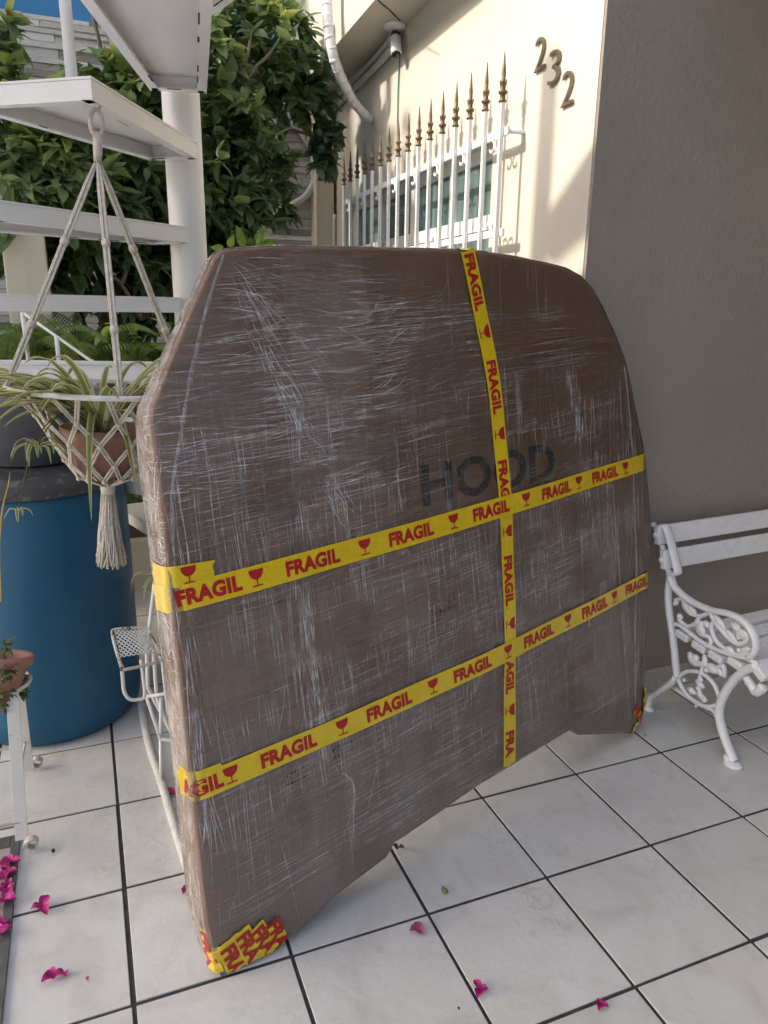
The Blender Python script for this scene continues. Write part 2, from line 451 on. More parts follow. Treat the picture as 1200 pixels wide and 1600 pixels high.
def mk_film():
    m = bpy.data.materials.new('stretch_film'); m.use_nodes = True
    t = m.node_tree; l = t.links
    for x in list(t.nodes):
        if x.type == 'BSDF_PRINCIPLED': t.nodes.remove(x)
    out = t.nodes['Material Output']
    c = coords(t)
    sep = N(t, 'ShaderNodeSeparateXYZ'); l.new(c, sep.inputs[0])
    s, d, h = sep.outputs
    wv = noise(t, c, 2.2, 3)
    wv2 = noise(t, c, 6.0, 2)
    # wrapping streaks, nearly horizontal and slightly rising
    hh = mathn(t, 'ADD', mathn(t, 'MULTIPLY_ADD', s, -0.07, h), mathn(t, 'MULTIPLY_ADD', wv, 0.10, mathn(t, 'MULTIPLY', wv2, 0.025)))
    def streak(a, b, sa, sb, lo, hi, seed):
        cb = N(t, 'ShaderNodeCombineXYZ')
        l.new(mathn(t, 'MULTIPLY', a, sa), cb.inputs[0]); l.new(mathn(t, 'MULTIPLY', b, sb), cb.inputs[1]); cb.inputs[2].default_value = seed
        f = noise(t, cb.outputs[0], 1.0, 3, 0.6)
        return f, ramp(t, f, [(lo, 0), (hi, 1)]).outputs[0]
    f1, m1 = streak(s, hh, 3.5, 75.0, 0.60, 0.68, 1.3)
    f2, m2 = streak(s, hh, 8.0, 150.0, 0.60, 0.70, 5.1)
    ss = mathn(t, 'ADD', s, mathn(t, 'MULTIPLY_ADD', wv, 0.03, mathn(t, 'MULTIPLY', h, 0.02)))
    f3, m3 = streak(ss, h, 110.0, 2.2, 0.61, 0.70, 9.7)
    dg = mathn(t, 'ADD', s, mathn(t, 'MULTIPLY', h, -0.42))
    f4, m4 = streak(dg, h, 90.0, 2.5, 0.64, 0.73, 3.3)
    # where the film is loose (upper left) it wrinkles most
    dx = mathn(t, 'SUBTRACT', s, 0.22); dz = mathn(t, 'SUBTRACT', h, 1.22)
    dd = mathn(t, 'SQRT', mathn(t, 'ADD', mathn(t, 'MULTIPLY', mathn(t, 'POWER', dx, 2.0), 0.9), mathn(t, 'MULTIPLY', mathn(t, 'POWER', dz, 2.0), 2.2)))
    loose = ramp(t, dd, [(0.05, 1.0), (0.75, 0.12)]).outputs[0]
    patch = ramp(t, noise(t, c, 3.1, 3), [(0.36, 0.1), (0.62, 1)]).outputs[0]
    patch2 = ramp(t, noise(t, coords(t, (1, 1, 0.5)), 5.0, 3), [(0.42, 0.0), (0.62, 1)]).outputs[0]
    hz = mathn(t, 'MULTIPLY', mathn(t, 'MAXIMUM', m1, mathn(t, 'MULTIPLY', m2, 0.7)), mathn(t, 'MULTIPLY', loose, mathn(t, 'MULTIPLY_ADD', patch, 0.7, 0.3)))
    vz = mathn(t, 'MULTIPLY', m3, mathn(t, 'MULTIPLY', patch2, 0.5))
    dz4 = mathn(t, 'MULTIPLY', m4, mathn(t, 'MULTIPLY', patch, 0.22))
    st = mathn(t, 'MAXIMUM', hz, mathn(t, 'MAXIMUM', vz, dz4))
    low_haze = ramp(t, h, [(0.2, 1.0), (0.8, 0.5), (1.15, 0.14)]).outputs[0]  # haze grows towards the bottom
    veil = mathn(t, 'MULTIPLY', ramp(t, noise(t, coords(t, (3, 3, 1)), 2.0, 5, 0.65), [(0.3, 0.04), (0.75, 0.20)]).outputs[0], low_haze)
    veil = mathn(t, 'MULTIPLY_ADD', mathn(t, 'MULTIPLY', loose, loose), mathn(t, 'MULTIPLY', patch, 0.12), veil)  # upper left sky sheen painted in as diffuse haze
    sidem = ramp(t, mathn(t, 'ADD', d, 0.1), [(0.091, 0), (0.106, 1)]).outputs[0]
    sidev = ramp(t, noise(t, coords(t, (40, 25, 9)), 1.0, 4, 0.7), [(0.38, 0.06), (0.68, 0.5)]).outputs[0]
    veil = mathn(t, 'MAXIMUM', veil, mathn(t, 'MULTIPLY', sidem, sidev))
    # height field for the relief
    hgt = mathn(t, 'ADD', mathn(t, 'MULTIPLY', f1, mathn(t, 'MULTIPLY', loose, 1.5)), mathn(t, 'ADD', mathn(t, 'MULTIPLY', f3, 0.5), mathn(t, 'MULTIPLY', f2, 0.35)))
    big = noise(t, coords(t, (2, 2, 7)), 1.6, 3)
    hgt = mathn(t, 'ADD', hgt, mathn(t, 'MULTIPLY', big, 1.2))
    hgt = mathn(t, 'ADD', hgt, mathn(t, 'MULTIPLY', sidev, mathn(t, 'MULTIPLY', sidem, 1.5)))
    nb = bump(t, hgt, 0.8, 0.012)
    tr = N(t, 'ShaderNodeBsdfTransparent'); tr.inputs[0].default_value = (0.96, 0.955, 0.95, 1)
    gl = N(t, 'ShaderNodeBsdfGlossy'); gl.inputs['Roughness'].default_value = 0.07
    l.new(nb, gl.inputs['Normal'])
    fr = N(t, 'ShaderNodeFresnel'); fr.inputs['IOR'].default_value = 1.62
    l.new(nb, fr.inputs['Normal'])
    df = N(t, 'ShaderNodeBsdfDiffuse'); df.inputs['Color'].default_value = (0.82, 0.77, 0.74, 1)
    l.new(nb, df.inputs['Normal'])
    m_a = N(t, 'ShaderNodeMixShader'); l.new(mathn(t, 'MULTIPLY_ADD', fr.outputs[0], 1.15, 0.01, clamp=True), m_a.inputs[0])
    l.new(tr.outputs[0], m_a.inputs[1]); l.new(gl.outputs[0], m_a.inputs[2])
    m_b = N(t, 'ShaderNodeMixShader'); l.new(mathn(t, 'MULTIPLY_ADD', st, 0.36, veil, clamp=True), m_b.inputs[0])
    l.new(m_a.outputs[0], m_b.inputs[1]); l.new(df.outputs[0], m_b.inputs[2])
    l.new(m_b.outputs[0], out.inputs[0])
    return m
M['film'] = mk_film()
def mk_fold(name='film_fold', lo=0.04, hi=0.38, rough=0.12):
    m = bpy.data.materials.new(name); m.use_nodes = True
    t = m.node_tree; l = t.links
    p = t.nodes['Principled BSDF']
    p.inputs['Base Color'].default_value = (0.86, 0.83, 0.83, 1); p.inputs['Roughness'].default_value = rough
    p.inputs['Specular IOR Level'].default_value = 0.9
    tr = N(t, 'ShaderNodeBsdfTransparent')
    ms = N(t, 'ShaderNodeMixShader')
    l.new(ramp(t, noise(t, coords(t), 45, 4), [(0.3, lo), (0.7, hi)]).outputs[0], ms.inputs[0])
    l.new(bump(t, noise(t, coords(t), 90, 4), 0.6, 0.004), p.inputs['Normal'])
    l.new(tr.outputs[0], ms.inputs[1]); l.new(p.outputs[0], ms.inputs[2])
    l.new(ms.outputs[0], t.nodes['Material Output'].inputs[0])
    return m
M['wrinkle'] = mk_fold('film_wrinkle', 0.25, 0.95, 0.12)
M['fold'] = mk_fold()
def mk_glass():
    m, t, p, n, l = nodes_of('teal_window_glass')
    f = noise(t, coords(t, (1, 14, 0.6)), 1.0, 3)
    col = ramp(t, f, [(0.35, (0.045, 0.085, 0.085)), (0.65, (0.16, 0.24, 0.23))]).outputs[0]
    l.new(col, p.inputs['Base Color'])
    p.inputs['Roughness'].default_value = 0.08
    p.inputs['Specular IOR Level'].default_value = 0.9
    l.new(bump(t, noise(t, coords(t), 3, 2), 0.05, 0.01), p.inputs['Normal'])
    return m
M['glass'] = mk_glass()

# ================================================================== THE SETTING
# ---- floor: grout sheet + ceramic tiles
TP = 0.335
mb = MB(); mb.add([(-60, -60, -0.0035), (60, -60, -0.0035), (60, 60, -0.0035), (-60, 60, -0.0035)], [(0, 1, 2, 3)])
floor = mb.build('floor', M['grout'], fix=False); tag(floor, kind='structure')
floor.matrix_world = QF.to_4x4()
tb = MB(); tb.box((0, 0, -0.004), (TP - 0.0085, TP - 0.0085, 0.008), bev=0.0016)
tile_me = tb.mesh('floor_tile'); tile_me.materials.append(M['tile'])
def tile_at(i, j):
    return ((i + 0.5) * TP + random.uniform(-.0009, .0009), (j + 0.5) * TP + random.uniform(-.0009, .0009), random.uniform(-0.0007, 0.0004))
far_tiles = MB()
for i in range(-12, 12):
    for j in range(-16, 10):
        if j >= 2 and i >= 4: continue
        if -2 <= i <= 9 and -3 <= j <= 7:
            o = obj('floor_tile', tile_me, None, floor)
            o.location = tile_at(i, j)
            o.scale = (random.uniform(.996, 1.002), random.uniform(.996, 1.002), 1)
            o.rotation_euler = (random.uniform(-.0015, .0015), random.uniform(-.0015, .0015), random.choice((0, 1, 2, 3)) * math.pi / 2 + random.uniform(-.002, .002))
        else:
            p = Vector(tile_at(i, j)); far_tiles.add([p + Vector(v) for v in tb.v], tb.f)
o = far_tiles.build('outer_tiles', M['tile'], floor); tag(o, kind='stuff')

# ---- house: grey porch wall, cream window wall, overhang, porch ceiling
YW = 0.686
COR = Vector((1.478, YW, 0))
WA = math.radians(2.3)
WN = Vector((math.cos(WA), -math.sin(WA), 0))          # into the wall
WD = Vector((math.sin(WA), math.cos(WA), 0))           # along the wall, away
def on_wall(u, v, off=0.0): return on_plane(u, v, WN, WN.dot(COR) - off)
def wall_pt(a, z, off=0.0): return COR + WD * a - WN * off + Vector((0, 0, z))
def wall_a(p): return (Vector(p) - COR).dot(WD)
house = thing('house', 'cream and taupe plastered house with barred window and porch ceiling', 'house', COR)
HL = loc_of(house.matrix_world)
hm = MB()
hm.prism([(COR.x, YW - 0.004), (COR.x + 6, YW - 0.004), (COR.x + 6, YW + 0.24), (COR.x + 0.06, YW + 0.24)], lambda a, b_, d: HL((a, b_, d)), -0.05, 3.9)
hm.build('porch_wall', M['grey_plaster'], house)
# window wall with opening
SOF = 2.665
w0, w1 = wall_a(on_wall(772, 200)), 2.62
wz0, wz1 = 0.95, 2.02
LW = 3.02
def wall_block(mbx, a0, a1, z0, z1, d0, d1):
    vs = [HL(wall_pt(a, z, -d)) for a in (a0, a1) for d in (d0, d1) for z in (z0, z1)]
    mbx.add(vs, [(0, 1, 3, 2), (4, 6, 7, 5), (0, 4, 5, 1), (2, 3, 7, 6), (0, 2, 6, 4), (1, 5, 7, 3)])
wm = MB()
wall_block(wm, 0.012, w0, -0.05, 3.9, 0.0, 0.2)
wall_block(wm, w1, LW + 0.25, -0.05, 3.9, 0.0, 0.2)
wall_block(wm, w0, w1, wz1, 3.9, 0.0, 0.2)
wall_block(wm, w0, w1, -0.05, wz0, 0.0, 0.2)
wm.build('window_wall', M['cream_plaster'], house)
om = MB(); wall_block(om, 0.42, LW + 0.25, SOF, 3.9, -0.225, -0.0005)
om.build('overhang', M['cream_plaster'], house)
cm = MB()
cm.box(HL((3.80, -2.66, 2.86)), (4.6, 6.675, 0.16))
cm.build('porch_ceiling', M['ceiling'], house)
cm = MB(); cm.box(HL((6.0, -2.6, 1.35)), (0.2, 6.5, 2.84)); cm.box(HL((3.4, -6.0, 1.35)), (5.0, 0.2, 2.84))
cm.build('porch_back_wall', M['grey_plaster'], house)
x = COR.x + 0.18
k = 0
while x < 4.2:
    sm = MB(); sm.box(HL((x, YW - 0.0115, 0.040)), (0.328, 0.014, 0.092), bev=0.002)
    so_ = sm.build('skirting_tile', M['skirting'], house); x += 0.335
# window: frame, mullions, panes
wf = MB()
REC = -0.10
def wbar(mbx, a0, a1, z0, z1, d0=0.07, d1=0.115): wall_block(mbx, a0, a1, z0, z1, d0, d1)
wbar(wf, w0, w0 + 0.045, wz0, wz1); wbar(wf, w1 - 0.045, w1, wz0, wz1)
wbar(wf, w0 + .0455, w1 - .0455, wz1 - 0.05, wz1); wbar(wf, w0 + .0455, w1 - .0455, wz0, wz0 + 0.05)
npan = 4
tz = 1.735
wbar(wf, w0 + .0455, w1 - .0455, tz - 0.028, tz + 0.028, 0.066, 0.112)
pw = (w1 - w0 - 0.09) / npan
for k in range(1, npan):
    a = w0 + 0.045 + pw * k
    wbar(wf, a - 0.026, a + 0.026, wz0 + .051, tz - 0.029, 0.072, 0.113)
    wbar(wf, a - 0.026, a + 0.026, tz + .029, wz1 - .051, 0.072, 0.113)
win = wf.build('window_frame', M['white_metal'], house)
for k in range(npan):
    a = w0 + 0.045 + pw * k
    for (z0, z1) in ((wz0 + .05, tz - .028), (tz + .028, wz1 - .05)):
        pmb = MB(); wall_block(pmb, a + 0.024, a + pw - 0.024, z0, z1, 0.088, 0.094)
        pmb.build('pane', M['glass'], win)
rm = MB(); wall_block(rm, w0 - .1, w1 + .1, wz0 - .1, wz1 + .1, 0.2005, 0.25)
rm.build('inner_wall', M['dark_room'], house)

# ---- neighbouring stone-clad wall at the back, blue above
YF = 3.56
ZB = 2.885
sw = thing('stone_clad_wall', 'pale ledger stone wall with blue painted top behind the citrus tree', 'wall', (0.5, YF, 0))
SL = loc_of(sw.matrix_world)
mb = MB(); mb.box(SL((-1.2, YF + 0.16, 1.4)), (5.6, 0.24, 2.97)); mb.build('core_wall', M['mortar'], sw)
mb = MB(); mb.box(SL((-1.2, YF + 0.155, 3.9)), (5.6, 0.26, 2.02)); mb.build('blue_upper_wall', M['blue_paint'], sw)
rs = random.Random(3)
rest = MB()
z = 0.0; row = 0
cnt = 0
while z < ZB - 0.02:
    hgt = rs.choice((0.028, 0.034, 0.04, 0.05))
    if z + hgt > ZB: hgt = ZB - z
    x = -0.42 - rs.uniform(0, 0.2); xs0 = x
    while x < 1.62:
        Lx = rs.uniform(0.2, 0.55)
        x1 = min(x + Lx, 1.635)
        if x1 - x > 0.02:
            dp = rs.uniform(0.012, 0.042)
            b = MB()
            bb = MB(); bb.box((0, 0, 0), (x1 - x - 0.0015, dp + 0.03, hgt - 0.0012), bev=0.002)
            jit = [(v[0], v[1] + (rs.uniform(-.005, .005) if v[1] < 0 else 0), v[2]) for v in bb.v]
            cx = (x + x1) / 2
            P = SL((cx, YF + 0.045 - (dp + 0.03) / 2, z + hgt / 2))
            if z > 1.25 and cnt < 298:
                b.add(jit, bb.f); o = b.build('stone', M['stone'], sw); o.location = P; cnt += 1
            else:
                t_ = rs.random()
                rest.add([Vector(v) + P for v in jit], bb.f, tint=t_)
        x = x1
    # further left, out of the picture
    x = -4.0
    while x < xs0 - 0.001:
        Lx = rs.uniform(0.2, 0.5); x1 = min(x + Lx, xs0)
        bb = MB(); bb.box((0, 0, 0), (x1 - x - .004, 0.06, hgt - .003)); P = SL(((x + x1) / 2, YF + 0.012 - rs.uniform(0, .02), z + hgt / 2))
        rest.add([Vector(v) + P for v in bb.v], bb.f, tint=rs.random()); x = x1
    z += hgt; row += 1
o = rest.build('stone_facing', M['stone'], sw); tag(o, kind='stuff')

# pilaster between stone wall and window wall
mb = MB()
p0 = on_plane(494, 330, (0, 1, 0), 3.40); p1 = on_plane(522, 330, (0, 1, 0), 3.40)
mb.box(((p0.x + p1.x) / 2 + 0.01, 3.49, 1.3), (p1.x - p0.x, 0.12, 2.7), bev=0.004)
o = mb.build('corner_pilaster', M['beige_wall']); tag(o, 'narrow pale pilaster in the corner between stone wall and window wall', 'pilaster')

# unseen wall on posts, added to shade the floor and bounce light underneath
blk_ = thing('sun_blocker_wall', 'unseen white wall on posts left of the patio, added to block the sun', 'sun_blocker', (-3.4, 0.5, 0))
mb = MB(); mb.box((0, 0, 3.56), (0.2, 10.5, 2.72)); mb.build('blocker_panel', M['blocker'], blk_)
for y_ in (-5.0, -2.4, 2.7, 5.0):
    mb = MB(); mb.box((0, y_, 1.09), (0.2, 0.2, 2.22)); mb.build('post', M['blocker'], blk_)

# beige gate pillar behind the stair
mb = MB()
pa = at_y(4, 400, 2.1); pb = at_y(72, 400, 2.1)
mb.box(((pa.x + pb.x) / 2, 2.2, 0.86), (pb.x - pa.x, 0.2, 1.72), bev=0.006)
o = mb.build('gate_pillar', M['beige_wall']); tag(o, 'beige plastered pillar seen between the white stair treads', 'pillar')

# ================================================================== THE WRAPPED BOX
YAW = math.radians(17.05); LEAN = math.radians(8.5)
A0 = Vector((0.1785, 0.0092, 0))
dxv = Vector((math.cos(YAW), math.sin(YAW), 0)); nbv = Vector((-math.sin(YAW), math.cos(YAW), 0))
upv = nbv * math.sin(LEAN) + Vector((0, 0, 1)) * math.cos(LEAN)
ywv = upv.cross(dxv)                                  # away from the camera
RB = QF @ Matrix((dxv, ywv, upv)).transposed()
box_m = Matrix.Translation(QF @ A0) @ RB.to_4x4()
TH = 0.088
def bul(s): return max(-0.02, 0.04 * (1 - ((s - 0.87) / 0.95) ** 2))
def dep(s, h):
    return bul(s) + 0.0034 * math.sin(5.1 * s + 1) * math.sin(4.3 * h + 2) + 0.0016 * math.sin(13 * s + 7 * h) + 0.0012 * math.sin(19 * h - 11 * s + 1)
def thk(h): return 0.088 if h < 1.12 else 0.088 - 0.052 * min(1.0, (h - 1.12) / 0.28)
OUT = [(0.0, 0.004), (-0.012, 0.06), (-0.02, 0.14), (-0.018, 0.30), (-0.015, 0.42), (-0.012, 0.58), (-0.009, 0.83), (-0.008, 1.02), (-0.009, 1.19),
       (-0.004, 1.215), (0.045, 1.31), (0.095, 1.401), (0.15, 1.492), (0.170, 1.510), (0.27, 1.522), (0.458, 1.531), (0.6575, 1.539), (0.8467, 1.5456), (0.989, 1.540),
       (1.12, 1.530), (1.215, 1.520), (1.285, 1.500), (1.335, 1.468), (1.392, 1.415), (1.455, 1.345), (1.511, 1.262), (1.552, 1.17), (1.5835, 1.081), (1.616, 0.985), (1.640, 0.887), (1.653, 0.79),
       (1.657, 0.69), (1.647, 0.54), (1.637, 0.43), (1.627, 0.315), (1.612, 0.19), (1.600, 0.09), (1.572, 0.045), (1.512, 0.020), (1.42, 0.055), (1.213, 0.128), (1.200, 0.138), (1.179, 0.159), (1.0, 0.156), (0.76, 0.142), (0.60, 0.124),
       (0.468, 0.108), (0.458, 0.095), (0.440, 0.080), (0.36, 0.064), (0.283, 0.050), (0.203, 0.022), (0.128, 0.010), (0.0635, 0.002)]
def densify(P, step):
    out = []
    for i in range(len(P)):
        a = Vector(P[i]); b = Vector(P[(i + 1) % len(P)])
        n = max(1, int((b - a).length / step))
        for k in range(n): out.append(a.lerp(b, k / n))
    return out
OD = densify(OUT, 0.022)
CS = Vector((0.86, 0.80))
def shell(off, name, mat, parent, wob=0.0, edge=0.006, seed=1):
    """closed wrapped-slab surface around the outline, grown by off"""
    rg = random.Random(seed)
    n = len(OD)
    nor = []
    for i in range(n):
        t_ = (OD[(i + 1) % n] - OD[i - 1]); t_.normalize()
        nr = Vector((-t_.y, t_.x))
        if nr.dot(OD[i] - CS) < 0: nr = -nr
        nor.append(nr)
    rings = []
    def front(P, r=1.0): return P
    vs = []; fs = []
    def ring(fn):
        st = len(vs)
        for i in range(n): vs.append(fn(i))
        rings.append(st)
    # front: centre -> edge
    ks = [0.06, 0.18, 0.3, 0.42, 0.54, 0.66, 0.76, 0.84, 0.9, 0.945, 0.975]
    for r in ks:
        def fn(i, r=r):
            p = CS + (OD[i] - CS) * r
            w = wob * (math.sin(p.x * 21 + p.y * 9) + math.sin(p.y * 33 - p.x * 5)) * 0.5
            return Vector((p.x, -dep(p.x, p.y) - off - w, p.y))
        ring(fn)
    for a in (0, 30, 60, 90):
        ca, sa = math.cos(math.radians(a)), math.sin(math.radians(a))
        def fn(i, ca=ca, sa=sa):
            p = OD[i] + nor[i] * (off + edge * (sa - 1))
            w = rg.uniform(-1, 1) * wob * 0.5
            return Vector((p.x, -dep(OD[i].x, OD[i].y) - off + edge * (1 - ca) + w, p.y))
        ring(fn)
    for f_ in (0.35, 0.7):
        def fn(i, f_=f_):
            p = OD[i] + nor[i] * (off - 0.002 + rg.uniform(-1, 1) * wob)
            return Vector((p.x, -bul(OD[i].x) + thk(OD[i].y) * f_, p.y))
        ring(fn)
    for a in (0, 45, 90):
        ca, sa = math.cos(math.radians(a)), math.sin(math.radians(a))
        def fn(i, ca=ca, sa=sa):
            p = OD[i] + nor[i] * (off - edge * (1 - ca))
            return Vector((p.x, -bul(OD[i].x) + thk(OD[i].y) + off - edge * (1 - sa), p.y))
        ring(fn)
    for r in (0.9, 0.6, 0.3, 0.05):
        def fn(i, r=r):
            p = CS + (OD[i] - CS) * r
            return Vector((p.x, -bul(p.x) + thk(OD[i].y) + off, p.y))
        ring(fn)
    for a, b in zip(rings[:-1], rings[1:]):
        for i in range(n):
            j = (i + 1) % n
            fs.append((a + i, a + j, b + j, b + i))
    fs.append(tuple(rings[0] + i for i in range(n - 1, -1, -1)))
    fs.append(tuple(rings[-1] + i for i in range(n)))
    m_ = MB(); m_.add(vs, fs, True)
    return m_.build(name, mat, parent)
pkg = thing('wrapped_package', 'large flat cardboard package in clear stretch film with yellow FRAGIL tape', 'package')
pkg.matrix_world = box_m
shell(0.0, 'cardboard', M['card'], pkg)
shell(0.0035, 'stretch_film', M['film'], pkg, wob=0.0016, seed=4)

M['card_b'] = M['card'].copy(); M['card_b'].name = 'lighter_cardboard'
for n_ in M['card_b'].node_tree.nodes:
    if n_.type == 'VALTORGB':
        n_.color_ramp.elements[0].color = (0.42, 0.25, 0.16, 1); n_.color_ramp.elements[1].color = (0.50, 0.31, 0.205, 1)
def sheet(poly, off, mat):
    n_u = 14
    (a, b_, c, d_) = [Vector(q) for q in poly]; vs = []; fs = []
    for i in range(n_u + 1):
        for j in range(n_u + 1):
            p = a.lerp(b_, i / n_u).lerp(d_.lerp(c, i / n_u), j / n_u)
            vs.append((p.x, -dep(p.x, p.y) - off, p.y))
    for i in range(n_u):
        for j in range(n_u):
            k = i * (n_u + 1) + j; fs.append((k, k + 1, k + n_u + 2, k + n_u + 1))
    # turned-down rim so the sheet has an edge
    m_ = MB(); m_.add(vs, fs, True); o = m_.build('cardboard_sheet', mat, pkg, fix=False)
    return o
sheet([(0.30, 1.26), (0.52, 1.27), (0.50, 1.515), (0.29, 1.508)], 0.0016, M['card_b'])
sheet([(0.50, 1.40), (1.02, 1.395), (1.03, 1.522), (0.503, 1.520)], 0.0012, M['card'])
sheet([(0.03, 0.60), (0.62, 0.64), (0.63, 0.79), (0.03, 0.78)], 0.0014, M['card_b'])
sheet([(0.62, 0.22), (1.10, 0.25), (1.12, 0.50), (0.61, 0.46)], 0.0013, M['card'])
sheet([(1.20, 0.2), (1.55, 0.14), (1.56, 0.46), (1.21, 0.44)], 0.0014, M['card_b'])
# ---- lettering
def text_mesh(txt, size=1.0, bold=0.02, extrude=0.0, space=1.0):
    cu = bpy.data.curves.new('lettering', 'FONT')
    cu.body = txt; cu.size = size; cu.offset = bold * size; cu.extrude = extrude; cu.space_character = space
    cu.resolution_u = 3
    o = bpy.data.objects.new('lettering', cu); COL.objects.link(o)
    dg = bpy.context.evaluated_depsgraph_get()
    me = bpy.data.meshes.new_from_object(o.evaluated_get(dg))
    bpy.data.objects.remove(o); bpy.data.curves.remove(cu)
    vs = [v.co.copy() for v in me.vertices]; fs = [list(p.vertices) for p in me.polygons]
    bpy.data.meshes.remove(me)
    return vs, fs
def norm_text(txt, w, h, bold=0.02, space=1.0):
    """text filled into a w x h rectangle with its lower left corner at 0,0"""
    vs, fs = text_mesh(txt, 1.0, bold, space=space)
    x0 = min(v.x for v in vs); x1 = max(v.x for v in vs); y0 = min(v.y for v in vs); y1 = max(v.y for v in vs)
    return [((v.x - x0) / (x1 - x0) * w, (v.y - y0) / (y1 - y0) * h) for v in vs], fs
FW, FH = 0.138, 0.0345
FRAGIL = norm_text('FRAGIL', FW, FH, 0.052, 1.05)
AGIL = norm_text('AGIL', FW * 0.68, FH, 0.052, 1.05)
FRA = norm_text('FRA', FW * 0.55, FH, 0.052, 1.05)
def goblet():
    pts = [(-0.0165, 0.036)] + [(-0.0165 + 0.0005 * 0, 0.036)]
    bowl = [(-0.0165, 0.0365)]
    for k in range(0, 11):
        a = math.pi + math.pi * k / 10
        bowl.append((0.0165 * math.cos(a), 0.0335 + 0.0185 * math.sin(a)))
    bowl.append((0.0165, 0.0365))
    stem = [(-0.0016, 0.0165), (-0.0013, 0.0035), (0.0013, 0.0035), (0.0016, 0.0165)]
    base = [(-0.0125, 0.0), (0.0125, 0.0), (0.0115, 0.0032), (-0.0115, 0.0032)]
    vs = []; fs = []
    for pl in (bowl, stem, base):
        b = len(vs); vs += pl; fs.append([b + i for i in range(len(pl))])
    return vs, fs
GOB = goblet()
def surf(s, h, off):
    """front surface, wrapping round the left and right ends"""
    sl = -0.010; sr = 1.645 - max(0.0, h - 0.6) * 0.042
    y0 = -dep(min(max(s, sl), sr), h)
    rr = 0.008 + off; q = 0.0126
    if s < sl + 0.008:
        d = (sl + 0.008) - s
        if d < q:
            a = d / q * math.pi / 2
            return Vector((sl + 0.008 - math.sin(a) * rr, y0 - off + (1 - math.cos(a)) * rr, h))
        return Vector((sl - off, y0 + 0.008 + (d - q), h))
    if s > sr - 0.008:
        d = s - (sr - 0.008)
        if d < q:
            a = d / q * math.pi / 2
            return Vector((sr - 0.008 + math.sin(a) * rr, y0 - off + (1 - math.cos(a)) * rr, h))
        return Vector((sr + off, y0 + 0.008 + (d - q), h))
    return Vector((s, y0 - off, h))
TW = 0.055
# (name, curve s->h etc.) tapes as parametrised strips: f(t) -> (s,h) centre, direction
def strip(name, path, width, off, lab=None, seed=0, torn=True, parent=None):
    """path: list of (s,h) centre points; returns object"""
    rg = random.Random(seed)
    P = [Vector(p) for p in path]
    m_ = MB(); vs = []; rows = 5
    for i, p in enumerate(P):
        t_ = (P[min(i + 1, len(P) - 1)] - P[max(i - 1, 0)]).normalized()
        nr = Vector((-t_.y, t_.x))
        for k in range(rows):
            q = p + nr * width * (k / (rows - 1) - 0.5)
            if torn and i in (0, len(P) - 1): q += t_ * rg.uniform(-.004, .004)
            vs.append(surf(q.x, q.y, off + rg.uniform(0, 0.0007)))
    fs = []
    for i in range(len(P) - 1):
        for k in range(rows - 1):
            a = i * rows + k
            fs.append((a, a + 1, a + rows + 1, a + rows))
    m_.add(vs, fs, True)
    o = m_.build(name, M['tape_yellow'], parent or pkg, fix=False)
    if lab: o['label'] = lab
    return o
def print_on(tape, name, shape, org, ang, off, flip=1):
    c_, s_ = math.cos(ang), math.sin(ang)
    vs2, fs = shape
    m_ = MB(); m_.add([surf(org[0] + a * c_ - b * s_, org[1] + a * s_ + b * c_, off) for a, b in vs2], fs)
    # face the front
    me = m_.build(name, M['tape_red'], tape, fix=False)
    return me
def shift(shape, dx_, dy_): return ([(a + dx_, b + dy_) for a, b in shape[0]], shape[1])
def tape_h(h0, slope, s0, s1, gob0, off, lab, period=0.2765, seed=0, sk=()):
    n = 60
    path = [(s0 + (s1 - s0) * i / n, h0 + slope * (s0 + (s1 - s0) * i / n)) for i in range(n + 1)]
    tp = strip('fragile_tape', path, TW, off, lab, seed)
    ang = math.atan(slope)
    g = gob0 - 2 * period
    while g < s1:
        if g > s0 + 0.02 and g < s1 - 0.02:
            print_on(tp, 'goblet_mark', GOB, (g, h0 + slope * g - 0.018), ang, off + 0.0012)
        f0 = g + period * 0.5 - FW / 2
        if -0.06 < f0 < 0: f0 = -0.002
        if -0.2 < f0 < -0.06:
            print_on(tp, 'lettering', AGIL, (-0.043, h0 - slope * 0.043 - FH / 2), ang, off + 0.0012)
        elif f0 > s0 - 0.01 and f0 + FW < s1:
            print_on(tp, 'lettering', FRAGIL, (f0, h0 + slope * f0 - FH / 2), ang, off + 0.0012)
        g += period * (1.0 if g < 0.95 else 0.9)
    return tp
# vertical tape first (lies under the horizontal ones)
VP = [(0.822, 1.5445), (0.852, 1.42), (0.886, 1.265), (0.908, 1.07), (0.918, 0.874), (0.917, 0.70), (0.910, 0.517), (0.897, 0.33), (0.887, 0.155)]
vpath = [(p.x, p.y) for p in smooth_path([(a, b, 0) for a, b in VP], 6)]
tv = strip('fragile_tape', vpath, 0.049, 0.0052, 'yellow FRAGIL tape running down the middle of the package', 11)
mtop = MB()
mtop.add([(0.799, -bul(.8) - 0.0055, 1.5435), (0.846, -bul(.8) - 0.0055, 1.545), (0.799, -bul(.8) + 0.004, 1.5505), (0.846, -bul(.8) + 0.004, 1.552), (0.795, TH * 0.9 - bul(.8), 1.5505), (0.842, TH * 0.9 - bul(.8), 1.552)], [(0, 1, 3, 2), (2, 3, 5, 4)], True)
mtop.build('tape_end', M['tape_yellow'], tv, fix=False)
def v_at(h):
    for (a, b), (c, d) in zip(vpath[:-1], vpath[1:]):
        if d <= h <= b: return a + (c - a) * (h - b) / (d - b if d != b else 1), math.atan2(d - b, c - a)
    return vpath[-1][0], -math.pi / 2
